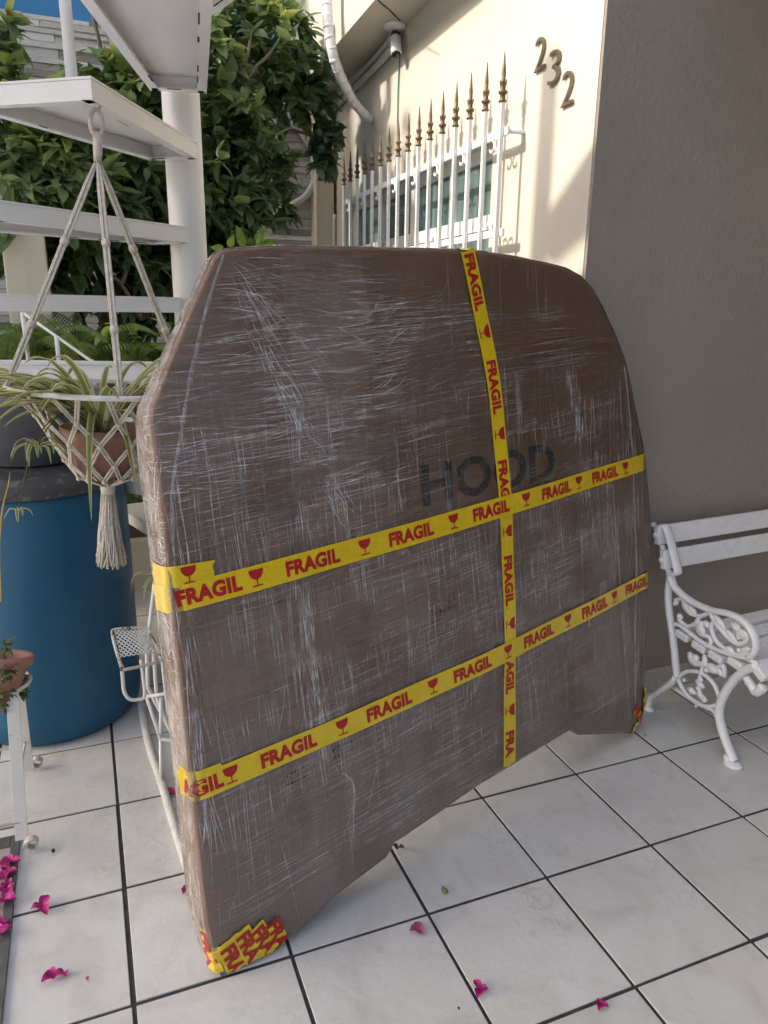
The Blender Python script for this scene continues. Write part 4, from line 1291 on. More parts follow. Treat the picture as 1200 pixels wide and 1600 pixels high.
# ================================================================== GRILLE
gr = thing('window_grille', 'white iron window grille with bronze spear points', 'window grille', wall_pt(1.2, 1.0, 0.08))
GL = loc_of(gr.matrix_world)
ga0 = wall_a(on_wall(778, 300, 0.08)); ga1 = wall_a(on_wall(537.5, 300, 0.08))
ZR, ZR2, ZBASE = 1.985, 1.66, 0.98
def gp_(a, z, off=0.08): return GL(wall_pt(a, z, off))
bar_me = None
for k in range(16):
    a = ga0 + (ga1 - ga0) * k / 15
    b = MB(); b.beam(gp_(a, ZBASE), gp_(a, 2.075), 0.015, 0.015, up=WN, bev=0.002)
    bo = b.build('bar', M['white_metal'], gr)
    f = MB(); c = gp_(a, 2.075)
    f.lathe([(0.012, 0), (0.014, 0.004), (0.010, 0.008), (0.009, 0.022), (0.015, 0.027), (0.016, 0.033), (0.009, 0.038), (0.007, 0.05), (0.012, 0.058), (0.013, 0.064), (0.007, 0.07), (0.0075, 0.09), (0.0055, 0.11), (0.0012, 0.155)], c, 10)
    for sgn in (-1, 1):
        f.tube(smooth_path([c + WD * 0.006 * sgn + Vector((0, 0, 0.042)), c + WD * 0.018 * sgn + Vector((0, 0, 0.052)), c + WD * 0.017 * sgn + Vector((0, 0, 0.063)), c + WD * 0.010 * sgn + Vector((0, 0, 0.060))], 4), 0.0035, 6)
    f.build('spear_point', M['bronze'], bo)
for z_, nm in ((ZR, 'rail'), (ZR2, 'rail'), (ZBASE + 0.05, 'rail')):
    b = MB(); b.beam(gp_(ga0 - 0.03, z_, 0.0665), gp_(ga1 + 0.03, z_, 0.0665), 0.010, 0.026, up=(0, 0, 1), bev=0.002); b.build(nm, M['white_metal'], gr)
for a in (ga0 - 0.02, ga1 + 0.02):
    for z_ in (ZR, ZBASE + .05):
        b = MB(); b.tube([gp_(a, z_, 0.062), gp_(a, z_, 0.0)], 0.008, 8); b.build('wall_bracket', M['white_metal'], gr)
for k in range(0, 15, 2):
    a = ga0 + (ga1 - ga0) * (k + 0.5) / 15
    for zc, sg in ((ZR - 0.048, 1), (ZR2 + 0.03, -1)):
        if sg < 0 and k % 4: continue
        b = MB()
        for sd in (-1, 1):
            P = []
            for q in range(15):
                th = q / 14 * 4.6; r = 0.028 - 0.0045 * th
                P.append(gp_(a + sd * (0.030 - r * math.sin(th) - .004), zc + sg * (r * math.cos(th)) + 0.01 * sg, 0.066))
            b.tube(P, 0.0036, 6, flat=(1.8, WN))
        b.build('scroll', M['white_metal'], gr)

# ---- house number
for ch, (u, v) in zip('232', ((846, 84), (868, 105), (889, 138))):
    vs, fs = text_mesh(ch, 1.0, -0.012, extrude=0.03)
    x0 = min(v_.x for v_ in vs); x1 = max(v_.x for v_ in vs); y0 = min(v_.y for v_ in vs); y1 = max(v_.y for v_ in vs)
    c = on_wall(u, v, 0.003)
    b = MB()
    hh_ = 0.098; ww_ = 0.064
    # wall seen from outside: text runs towards the corner (-WD)
    b.add([ -WD * ((p.x - (x0 + x1) / 2) / (x1 - x0) * ww_) + Vector((0, 0, (p.y - (y0 + y1) / 2) / (y1 - y0) * hh_)) - WN * ((p.z + 0.03) * 0.12) for p in vs], fs)
    o = b.build('house_number', M['brass_dark']); o.location = c
    lab = {84: 'first bronze digit 2 at the upper left of the house number', 105: 'bronze digit 3 in the middle of the house number', 138: 'last bronze digit 2 at the lower right of the house number'}[v]
    tag(o, lab, 'house number')

# ---- security camera under the overhang
cc_ = at_z(617, 38, SOF)
sc_ = thing('security_camera', 'white security camera with black lens under the overhang', 'security camera', cc_)
b = MB(); b.lathe([(0.052, 0.0), (0.055, -0.006), (0.050, -0.018), (0.018, -0.026), (0.0005, -0.026)], n=28, close=True); b.build('mount_plate', M['cam_white'], sc_)
b = MB(); b.ball((0.0, -0.004, -0.048), 0.024, 14, 9); b.build('swivel_joint', M['black_part'], sc_)
ax = Vector((-0.10, -0.42, -0.9)).normalized()
b = MB(); p = Vector((0.0, -0.008, -0.055)); b.tube([p, p + ax * 0.004, p + ax * 0.085, p + ax * 0.09], [0.02, 0.025, 0.025, 0.021], 20); cb_ = b.build('camera_body', M['cam_white'], sc_)
b = MB(); b.tube([p + ax * 0.0905, p + ax * 0.0955], [0.021, 0.018], 20); b.build('lens', M['black_part'], cb_)
def cable(name, pts, r, mat, label, cat='cable', n=8):
    P = smooth_path(pts, 8); b = MB(); c0 = P[0]
    b.tube([p - c0 for p in P], r, n)
    o = b.build(name, mat); o.location = c0; return tag(o, label, cat)
pw_ = on_wall(622, 70, 0.006)
cable('camera_cable', [cc_ + Vector((0.01, 0.0, -0.02)), on_wall(624, 62, 0.02), on_wall(624, 100, 0.006), on_wall(622, 140, 0.006), on_wall(621, 200, 0.006), on_wall(619, 300, 0.008)], 0.0035, M['cable_green'], 'thin green cable hanging down the cream wall from the security camera')
cable('loose_wire', [cc_ + Vector((0.0, -0.06, -0.004)), at_z(604, 12, SOF - 0.004), at_z(592, 2, SOF - 0.006), at_z(570, -30, SOF - .004)], 0.0025, M['cable_dark'], 'thin loose wire running along the overhang from the security camera')
# conduits along the joint of overhang and wall
for q, (dz, of_) in enumerate(((0.035, 0.022), (0.075, 0.020))):
    a_s = wall_a(cc_) + 0.02
    cable('wall_conduit', [wall_pt(a_s, SOF - dz + 0.01, 0.05), wall_pt(a_s + 0.12, SOF - dz, of_ + .01), wall_pt(a_s + 0.5, SOF - dz - .01, of_), wall_pt(LW - 0.03, SOF - dz - 0.03, of_)], 0.014 if q == 0 else 0.017, M['conduit'],
          ('upper' if q == 0 else 'lower') + ' pale conduit in the angle of overhang and window wall', 'conduit')
# taped white pipe
pp = [on_wall(511, -60, 0.30), on_wall(511, 0, 0.30), on_wall(513, 45, 0.30), on_wall(521, 88, 0.28), on_wall(535, 125, 0.22), on_wall(553, 160, 0.13), on_wall(572, 181, 0.05), on_wall(585, 190, -0.02)]
P = smooth_path(pp, 10); c0 = P[-1]
tp_ = thing('taped_pipe', 'thick white taped pipe bending into the cream wall', 'pipe', c0)
b = MB(); b.tube([p - c0 for p in P], [0.026 - 0.004 * i / len(P) for i in range(len(P))], 16); bo = b.build('pipe', M['pvc'], tp_)
for i in range(3, len(P) - 5, 4):
    b = MB(); a, c = P[i] - c0, P[i + 1] - c0
    tw = Vector((random.uniform(-.006, .006), 0, random.uniform(-.006, .006)))
    b.tube([a, (a + c) / 2 + tw * .3, c], 0.0268 - 0.004 * i / len(P), 16); b.build('tape_wrap', M['pvc'], bo)
YS = YF - 0.05
cable('drain_hose', [at_y(u, v, YS) for u, v in ((448, 160), (457, 186), (470, 205), (484, 228), (492, 255), (490, 285), (476, 308), (451, 323))], 0.021, M['conduit'], 'pale curved hose on the stone wall beside the window', 'hose', 12)
# small wall-foot pipe and dark plant in the far corner
cable('pipe_stub', [at_y(523, 335, 3.28), at_y(523, 420, 3.28)], 0.012, M['conduit'], 'short grey pipe stub in the far corner by the grille', 'pipe')

# ================================================================== BENCH
F1 = on_floor(1146, 1196); F0 = on_floor(1012, 1107)
XB = (F1.x + F0.x) / 2
bd = (F1 - F0); bd.z = 0; bd.normalize()
BN = Vector((-bd.y, bd.x, 0))                       # across the bench end -> towards +x
if BN.x < 0: BN = -BN
bench = thing('garden_bench', 'white cast iron garden bench with slatted seat against the taupe wall', 'bench', (F0.x, (F0.y + F1.y) / 2, F1.z))
BL = loc_of(bench.matrix_world)
def bp(u, v, off=0.0): return BL(on_plane(u, v, BN, BN.dot(F1) + off))
def c8(x, y): return (1000 + x * 0.1938, 790 + y * 0.1938)
def c5(x, y): return (900 + x * 0.3125, 750 + y * 0.3125)
ef = MB()
def cast(pts, r, cv=None, closed=False, n=5, fl=1.25, ns=9):
    P = [bp(*(cv(*q) if cv else q)) for q in pts]
    P = smooth_path(P, n, closed)
    R = r
    if isinstance(r, tuple):
        R = [r[0] + (r[1] - r[0]) * i / (len(P) - 1) for i in range(len(P))]
    ef.tube(P, R, ns, flat=(fl, BN))
cast([(245, 560), (228, 700), (236, 850), (258, 1000), (275, 1150), (290, 1300), (300, 1380)], 0.0115, c8)
cast([c5(500, 985), c5(470, 1020), c5(425, 1050), c5(378, 1085), c5(366, 1115), c5(366, 1145)], (0.0125, 0.009))
ef.ball(bp(*c5(366, 1146)), (0.018, 0.018, 0.009))
cast([(240, 552), (300, 545), (306, 530), (285, 440), (250, 300), (212, 180), (196, 166), (170, 168)], 0.0085, c8, fl=2.2)
cast([(100, 145), (130, 190), (170, 300), (200, 400), (215, 480), (235, 540)], 0.009, c8)
cast([(250, 560), (270, 640), (335, 712), (430, 780), (560, 838), (700, 868), (800, 908), (882, 980), (932, 1080), (932, 1165), (885, 1228)], 0.0098, c8, fl=1.7)
cast([(285, 955), (340, 975), (420, 1040), (540, 1125), (700, 1190), (860, 1232), (955, 1285)], 0.0078, c8)
cast([(565, 850), (620, 950), (700, 1045), (780, 1108), (845, 1105), (872, 1058), (838, 1020), (800, 1045), (812, 1075)], 0.0085, c8)
cast([(600, 925), (578, 985), (612, 1085), (695, 1160), (800, 1205), (885, 1195)], 0.0072, c8)
cast([(280, 765), (335, 750), (365, 790), (385, 850), (450, 885), (520, 882), (572, 850)], 0.0068, c8)
cast([(318, 890), (325, 930), (385, 972), (450, 945), (480, 900), (540, 870)], 0.0068, c8)
cast([(470, 905), (465, 980), (500, 1040), (560, 1060), (575, 1105), (540, 1130)], 0.0072, c8)
cast([(770, 940), (800, 985), (790, 1040)], 0.005, c8)
for q, r in (((320, 888), 0.009), ((385, 820), 0.0105), ((415, 870), 0.0095), ((355, 775), 0.008), ((500, 960), 0.013), ((480, 1010), 0.010), ((540, 960), 0.008), ((855, 1060), 0.010), ((720, 1150), 0.008), ((800, 1165), 0.0085), ((870, 1160), 0.007), ((285, 790), 0.008)):
    ef.ball(bp(*c8(*q)), (r * 1.1, r, r), 9, 6)
# front leg
cast([c5(905, 930), c5(850, 950), c5(790, 1000), c5(740, 1075), c5(716, 1150), c5(724, 1220), c5(748, 1300), c5(778, 1375), c5(792, 1405)], (0.0145, 0.0125))
ef.ball(bp(*c5(785, 1420)), (0.028, 0.032, 0.011), 12, 7); ef.ball(bp(*c5(765, 1392)), (0.018, 0.02, 0.015), 10, 6)
# lower oval and hanging ornament
cast([c5(*q) for q in ((516, 990), (555, 958), (620, 962), (680, 1008), (714, 1075), (704, 1122), (640, 1130), (580, 1096), (532, 1040))], 0.0068, closed=True)
cast([c5(640, 905), c5(630, 950), c5(616, 1010), c5(622, 1070), c5(650, 1110)], 0.0068)
cast([c5(575, 870), c5(600, 915), c5(640, 920), c5(690, 940), c5(735, 930), c5(745, 975)], (0.010, 0.007))
for q, r in (((577, 1050), 0.010), ((612, 1040), 0.009), ((640, 1095), 0.010), ((625, 1000), 0.008), ((600, 890), 0.013), ((690, 945), 0.014), ((655, 950), 0.010), ((742, 975), 0.009), ((540, 1000), 0.007), ((600, 1130), 0.006)):
    ef.ball(bp(*c5(*q)), (r * 1.1, r, r), 9, 6)
cast([c5(500, 1045), c5(560, 1085), c5(640, 1130), c5(690, 1155), c5(705, 1190)], 0.0065)
cast([c5(850, 985), c5(880, 1030), c5(905, 1060), c5(940, 1030)], (0.011, 0.016))
def lobe(p, q, r, cv=c8):
    a, c = bp(*cv(*p)), bp(*cv(*q)); n_ = 7
    P = [a.lerp(c, i / (n_ - 1)) for i in range(n_)]
    ef.tube(P, [r * (0.25 + math.sin(math.pi * (0.08 + 0.86 * i / (n_ - 1))) * 0.9) for i in range(n_)], 8, flat=(0.9, BN))
for p_, q_, r_ in (((345, 765), (420, 880), .013), ((380, 800), (455, 870), .010), ((465, 930), (520, 1040), .014), ((520, 930), (560, 985), .010), ((590, 870), (690, 1000), .011), ((690, 1000), (790, 1110), .010), ((800, 990), (860, 1090), .012), ((740, 940), (800, 1030), .008), ((690, 1140), (760, 1185), .010), ((810, 1180), (895, 1150), .010), ((285, 760), (300, 800), .009), ((300, 890), (345, 905), .009)):
    lobe(p_, q_, r_)
for p_, q_, r_ in (((565, 860), (600, 930), .013), ((650, 925), (720, 960), .015), ((700, 935), (745, 985), .011), ((600, 1000), (640, 1040), .009), ((560, 1040), (600, 1070), .010), ((600, 1060), (650, 1100), .009), ((840, 985), (905, 1060), .013), ((640, 870), (650, 930), .009)):
    lobe(p_, q_, r_, c5)
endf = ef.build('cast_end_frame', M['bench_paint'], bench)
BENL = 1.12
e2 = obj('cast_end_frame', endf.data, None, bench); e2.location = BN * BENL
def slat(u, v, w, t, tilt, name, lab=None):
    p = bp(u, v); a = p - BN * 0.012; c = p + BN * (BENL + 0.012)
    b = MB(); d = bd
    upd = Vector((0, 0, 1)) * math.cos(tilt) + d * math.sin(tilt)
    b.beam(a, c, w, t, up=upd, bev=0.006)
    return b.build(name, M['bench_paint'], bench)
# backrest slats (faces turned to the sitter)
for (x_, y_) in ((190, 232), (240, 430)):
    u, v = c8(x_ - 10, y_)
    p = bp(u, v); b = MB()
    upd = (Vector((0, 0, 1)) * math.cos(0.2) - bd * math.sin(0.2))
    b.beam(p - BN * 0.03, p + BN * (BENL + 0.03), 0.022, 0.066, up=upd, bev=0.004)
    so_ = b.build('back_slat', M['bench_paint'], bench)
    for off in (-0.035,):
        k_ = MB(); k_.ball(p + BN * off, (0.006, 0.011, 0.011), 10, 6); k_.build('bolt', M['bench_paint'], so_)
for (x_, y_) in ((345, 1048), (480, 1138), (615, 1218), (772, 1272)):
    u, v = c8(x_, y_); slat(u, v, 0.054, 0.026, 0.12, 'seat_slat')
u, v = c8(960, 1335)
so_ = slat(u, v, 0.062, 0.03, 0.55, 'seat_slat')
for k_ in (0.01, 0.045):
    b = MB(); b.ball(bp(*c8(945, 1318)) + BN * k_ + Vector((0, 0, 0.012)), (0.009, 0.009, 0.006), 10, 6); b.build('bolt', M['bench_paint'], so_)

# ================================================================== LATTICE-SEAT PLANT STAND (bicycle shaped)
B0 = on_floor(252, 1222)
bk = thing('bicycle_plant_stand', 'white tubular metal plant stand with lattice seat beside the package edge', 'plant stand', B0)
def kl(p): return Vector(p) - B0
rail_pts = [on_floor(u, v, 0.010) for u, v in ((217, 1070), (219, 1095), (226, 1135), (236, 1175), (252, 1222), (267, 1272), (284, 1328), (304, 1385))]
b = MB(); P = smooth_path([kl(p) for p in rail_pts], 10); b.tube(P, 0.0105, 10); ro = b.build('base_rail', M['rope_white'], bk)
for i in range(0, len(P) - 1, 1):
    b = MB()
b = MB()
for i in range(0, len(P) - 1):
    for f in (0.2, 0.7):
        p = P[i].lerp(P[i + 1], f); d = (P[i + 1] - P[i]).normalized()
        b.tube([p - d * 0.003, p + d * 0.003], 0.0119, 10)
o = b.build('cord_wrapping', M['rope_white'], ro); tag(o, kind='stuff')
def tubeP(name, pts, r=0.0055, par=bk): 
    b = MB(); b.tube([kl(p) for p in pts], r, 8); return b.build(name, M['white_metal'], par)
ys_ = 0.74
J1 = at_y(251, 1155, B0.y + 0.01)
tubeP('post', [on_floor(252, 1220, 0.015), J1])
tubeP('strut', [J1, at_y(276, 1158, B0.y + 0.01), at_y(330, 1163, B0.y + .01)])
tubeP('strut', [J1, at_y(232, 1098, 0.82), at_y(228, 1085, 0.82)])
tubeP('post', [at_y(254, 1035, ys_), at_y(262, 1110, ys_ + .02), at_y(275, 1150, ys_ + .02), at_y(310, 1170, ys_ + .02)])
tubeP('post', [at_y(240, 1020, 0.80), at_y(245, 1090, 0.80), at_y(268, 1145, 0.78), at_y(300, 1180, .78)])
tubeP('post', [at_y(229, 1010, 0.86), at_y(231, 1074, 0.86), at_y(270, 1148, 0.84), at_y(300, 1190, .84)], 0.006)
tubeP('strut', [at_y(228, 1088, 0.82), at_y(252, 1085, ys_ + 0.01), at_y(290, 1078, ys_)])
tubeP('post', [at_y(252, 1090, 0.76), at_y(251, 1155, B0.y + 0.02)])
tubeP('post', [at_y(250, 820, 0.92), at_y(243, 900, 0.92), at_y(233, 985, 0.9), at_y(232, 1010, .88)], 0.0065)
# seat: rounded rim, lattice
corners = [(176, 992), (189, 1040), (196, 1046), (246, 1034), (251, 1028), (236, 992), (226, 982), (184, 983)]
def sp(u, v): # seat plane sloping away: near edge lower
    f = (v - 982) / (1046 - 982)
    return at_y(u, v, 0.86 - 0.13 * f)
b = MB(); P = smooth_path([kl(sp(u, v)) for u, v in corners], 4, True); b.tube(P, 0.0048, 8, cap=False); rim = b.build('seat_rim', M['rust'], bk)
b = MB(); q00, q10, q11, q01 = [kl(sp(*c)) for c in ((178, 986), (230, 984), (249, 1031), (191, 1042))]
def bil(a, c): return q00.lerp(q10, a).lerp(q01.lerp(q11, a), c)
n = 8
for k in range(-n, 2 * n):
    for sg in (1, -1):
        pts = []
        for q in range(0, 21):
            c = q / 20 * 0.74; a = k / n + sg * c * 1.0
            if 0 <= a <= 1: pts.append(bil(a, c))
        if len(pts) > 1: b.tube([pts[0], pts[-1]], 0.0021, 5)
b.build('seat_lattice', M['white_metal'], rim)
tubeP('seat_loop', smooth_path([sp(190, 1040), at_y(192, 1062, ys_), at_y(194, 1080, ys_), at_y(202, 1092, ys_), at_y(215, 1093, ys_), at_y(226, 1088, ys_), at_y(224, 1060, ys_ + .02), at_y(220, 1030, ys_ + .04)], 4), 0.0052)

# ================================================================== SCROLL-FOOT STAND + LITTLE POT (left edge)
TPc = at_y(4, 1030, 0.70)
RCt = TPc + Vector((-0.012, 0.015, -0.075))
S1 = on_floor(50, 1326); S2 = on_floor(58, 1200)
sd_ = thing('scroll_foot_stand', 'rusty white flat-bar stand with curled feet at the left edge', 'plant stand', S1)
def sr(p): return Vector(p) - S1
def flatbar(a, c, w, t, up, name, mat):
    b = MB(); b.beam(sr(a), sr(c), w, t, up=up, bev=0.0008); return b.build(name, mat, sd_)
L1b = on_floor(34, 1312, 0.03); L1t = RCt + Vector((0.030, -0.062, 0))
L2b = on_floor(45, 1205, 0.02); L2t = RCt + Vector((0.030, 0.062, 0))
c1 = on_floor(50, 1318, 0.024); c2 = on_floor(58, 1192, 0.024)
L3b = Vector((-0.46, L1b.y, L1b.z)); L4b = Vector((-0.46, L2b.y, L2b.z))
for (bb_, tt_, cpos, mir) in ((L1b, L1t, c1, 1), (L2b, L2t, c2, 1), (L3b, RCt + Vector((-0.05, -0.045, 0)), L3b + Vector((-0.018, 0, -0.005)), -1), (L4b, RCt + Vector((-0.05, 0.045, 0)), L4b + Vector((-0.018, 0, 0.004)), -1)):
    o = flatbar(bb_, tt_, 0.030, 0.006, (0, 1, 0.1), 'leg', M['stand_paint'])
    # curled foot
    P = []
    for q in range(16):
        th = math.radians(200 - q * 24); r = 0.021 - 0.0006 * q
        P.append(cpos + Vector((mir * r * math.cos(th), 0, r * math.sin(th))))
    vs = []; fs = []
    for i, p in enumerate(P):
        d = (p - cpos).normalized()
        for dy_, rr_ in ((-0.012, 0), (0.012, 0), (0.012, -0.004), (-0.012, -0.004)):
            vs.append(sr(p + Vector((0, dy_, 0)) + d * rr_))
    for i in range(len(P) - 1):
        for k in range(4):
            fs.append((i * 4 + k, i * 4 + (k + 1) % 4, i * 4 + 4 + (k + 1) % 4, i * 4 + 4 + k))
    fs += [(3, 2, 1, 0), tuple((len(P) - 1) * 4 + k for k in range(4))]
    b = MB(); b.add(vs, fs); b.build('curled_foot', M['rust'], o)
b = MB(); b.tube([sr(L1b.lerp(L1t, .42)), sr(L2b.lerp(L2t, .3))], 0.004, 6); b.build('cross_rod', M['stand_paint'], sd_)
b = MB(); b.tube([sr(L1b.lerp(L1t, .12)), sr(L3b.lerp(RCt + Vector((-0.05, -0.045, 0)), .12))], 0.004, 6); b.build('cross_rod', M['stand_paint'], sd_)
b = MB(); b.tube([sr(L2b.lerp(L2t, .28)), sr(L4b.lerp(RCt + Vector((-0.05, 0.045, 0)), .28))], 0.004, 6); b.build('cross_rod', M['stand_paint'], sd_)
rc = RCt
b = MB(); b.tube([sr(rc + Vector((0.070 * math.cos(a), 0.070 * math.sin(a), 0))) for a in [2 * math.pi * k / 28 for k in range(29)]], 0.005, 6, cap=False); b.build('ring', M['stand_paint'], sd_)
# hanging bowl-shaped pot, tilted to the camera
tq = thing('small_terracotta_pot', 'worn tilted terracotta pot with succulents at the left edge', 'flower pot', TPc, rot=Matrix.Rotation(math.radians(-14), 3, 'X') @ Matrix.Rotation(math.radians(10), 3, 'Y'))
b = MB(); b.lathe([(0.018, -0.135), (0.03, -0.13), (0.052, -0.06), (0.062, -0.016), (0.073, -0.012), (0.076, 0.010), (0.072, 0.014), (0.060, 0.010), (0.054, -0.004), (0.048, -0.02), (0.0005, -0.022)], n=36, close=True)
b.build('pot_body', M['terracotta_old'], tq)
suc = thing('succulent', 'trailing green succulent spilling over the tilted pot at the left edge', 'plant', TPc)
def leaf_mesh(L, W, curl, fold_, tint=0.5, nu=5, bmat=None):
    vs = []; fs = []
    for i in range(nu):
        f = i / (nu - 1)
        w = W * 0.5 * (math.sin(math.pi * (0.06 + 0.94 * f) ** 0.8)) * (1 if i < nu - 1 else 0.05) + 0.0003
        y = L * f; z = -curl * L * f * f
        vs += [Vector((-w, y, z + fold_ * w)), Vector((0, y, z)), Vector((w, y, z + fold_ * w))]
    for i in range(nu - 1):
        a = i * 3
        fs += [(a, a + 1, a + 4, a + 3), (a + 1, a + 2, a + 5, a + 4)]
    return vs, fs
def add_leaf(mbx, p, d, L, W, curl=0.3, fold_=0.3, tint=0.5, roll=0.0, up=Vector((0, 0, 1)), nu=5):
    d = d.normalized()
    sd = d.cross(up)
    if sd.length < 0.05: sd = d.cross(Vector((1, 0, 0)))
    sd.normalize(); nr = sd.cross(d)
    if roll: 
        q = Quaternion(d, roll); sd = q @ sd; nr = q @ nr
    vs, fs = leaf_mesh(L, W, curl, fold_, nu=nu)
    mbx.add([p + sd * v.x + d * v.y + nr * v.z for v in vs], fs, True, tint)
rg = random.Random(8)
b = MB()
for (u, v, r, y_) in ((8, 1010, 0.022, .66), (3, 1045, 0.03, .64), (5, 1080, 0.028, .64), (10, 1050, 0.02, .63), (33, 1080, 0.016, .72), (36, 1065, .014, .72), (0, 1100, .02, .64)):
    c = at_y(u, v, y_) - TPc
    for k in range(42):
        d = Vector((rg.gauss(0, 1), rg.gauss(0, 1), rg.gauss(0, 1))).normalized()
        add_leaf(b, c + d * r * rg.random(), d, rg.uniform(.010, .018), rg.uniform(.007, .011), 0.3, 0.2, rg.random(), nu=4)
o = b.build('foliage', M['succulent'], suc, fix=False); tag(o, kind='stuff')
yl = thing('yellowed_leaf_stalk', 'yellow withered leaf stalk at the left edge before the blue drum', 'plant', at_y(4, 850, .62))
y0_ = yl.matrix_world.translation
blade(Vector((0, 0, 0)), [at_y(u, v, .62) - y0_ for u, v in ((2, 940), (0, 860), (4, 800), (14, 755), (16, 735))], 0.012, 'leaf', M['yellow_leaf'], yl, .6)
b = MB(); b.tube([at_y(u, v, .62) - y0_ for u, v in ((16, 736), (15, 720), (12, 712))], 0.0012, 5)
b.tube([at_y(u, v, .62) - y0_ for u, v in ((0, 785), (18, 778), (34, 765))], 0.001, 5); b.build('stalk', M['dry_leaf'], yl)

# ================================================================== CITRUS TREE
TB = Vector((0.28, 2.75, 0.0))
tree = thing('citrus_tree', 'dense dark green citrus tree growing in front of the stone wall', 'tree', TB)
def tl(p): return Vector(p) - TB
rt = random.Random(21)
b = MB(); tp = smooth_path([tl(q) for q in ((0.28, 2.75, -0.02), (0.26, 2.74, 0.5), (0.22, 2.76, 0.95), (0.30, 2.78, 1.4), (0.27, 2.8, 2.0), (0.3, 2.82, 2.6))], 5)
b.tube(tp, [0.055 - 0.032 * i / len(tp) for i in range(len(tp))], 10); b.build('trunk', M['bark'], tree)
blobs = []      # (centre, radius, n leaves, tint bias; higher at upper left to paint in sunlit leaves)
def blob(u, v, y, r, n, tint=0.3): blobs.append((at_y(u, v, y), r, n, tint))
for a in ((15, 205, 2.35, .15, 230, .75), (75, 215, 2.3, .15, 260, .8), (30, 300, 2.25, .22, 420, .5), (120, 310, 2.3, .22, 420, .28), (60, 240, 2.3, .16, 240, .65),
          (200, 255, 2.45, .24, 430, .3), (150, 230, 2.4, .18, 300, .4), (200, 140, 2.5, .13, 150, .75), (235, 120, 2.5, .15, 230, .7), (240, 60, 2.55, .11, 90, .6), (215, 190, 2.5, .16, 260, .4), 
          (350, 150, 2.7, .20, 300, .32), (365, 220, 2.65, .24, 430, .25), (350, 300, 2.55, .24, 460, .28), (388, 330, 2.6, .20, 380, .12), (395, 260, 2.65, .2, 330, .15), (350, 370, 2.5, .18, 300, .3),
          (410, 110, 2.8, .2, 280, .25), (455, 150, 2.85, .18, 270, .12), (490, 155, 2.85, .10, 120, .12), (500, 215, 2.8, .085, 90, .08), (505, 250, 2.8, .07, 60, .06), (395, 50, 2.85, .17, 190, .35), (450, 35, 2.85, .15, 170, .4), (425, 80, 2.8, .11, 90, .8), (370, 20, 2.9, .16, 130, .35),
          (60, 400, 2.5, .18, 150, .15), (140, 390, 2.5, .22, 330, .1), (215, 400, 2.5, .22, 360, .1), (230, 330, 2.5, .2, 300, .15), (180, 340, 2.45, .2, 300, .15), (280, 300, 2.6, .2, 300, .2), (285, 200, 2.6, .2, 280, .3), (300, 400, 2.6, .2, 260, .12),
          (6, 60, 2.5, .07, 60, .6), (8, 140, 2.45, .09, 110, .5), (300, 90, 2.6, .2, 240, .35), (370, 450, 2.6, .2, 200, .1), (320, 460, 2.6, .2, 200, .1), (240, 470, 2.6, .2, 220, .08), (160, 480, 2.6, .2, 200, .08)): blob(*a)
# the crown goes on above and to the left of the picture
for c, r, n in (((-0.55, 2.5, 2.7), .36, 380), ((0.1, 2.8, 3.2), .35, 300), ((-0.6, 2.5, 1.6), .3, 260)):
    blobs.append((Vector(c), r, n, .35))
leaves = []
for c, r, n, tb in blobs:
    ncl = max(3, n // 9)
    for q in range(ncl):
        d = Vector((rt.gauss(0, 1), rt.gauss(0, 1), rt.gauss(0, 1))).normalized()
        rr_ = r * (rt.random() ** 0.45)
        p = c + d * rr_
        if p.y > YF - 0.10: p.y = YF - 0.10 - rt.random() * .1
        tw = (d + Vector((rt.gauss(0, .4), rt.gauss(0, .4) - 0.25, rt.gauss(0, .4) + 0.25))).normalized()
        sh = rt.random()
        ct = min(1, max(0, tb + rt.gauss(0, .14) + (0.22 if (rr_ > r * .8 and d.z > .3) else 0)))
        for k in range(9):
            pos = p + tw * rt.uniform(-.03, .05)
            ld = (tw * rt.uniform(.1, .9) + Vector((rt.gauss(0, .7), rt.gauss(0, .7), rt.gauss(0, .5) - 0.15))).normalized()
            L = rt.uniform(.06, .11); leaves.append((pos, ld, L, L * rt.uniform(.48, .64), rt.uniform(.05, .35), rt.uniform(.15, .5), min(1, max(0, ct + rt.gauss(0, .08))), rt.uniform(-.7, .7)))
shoots = []
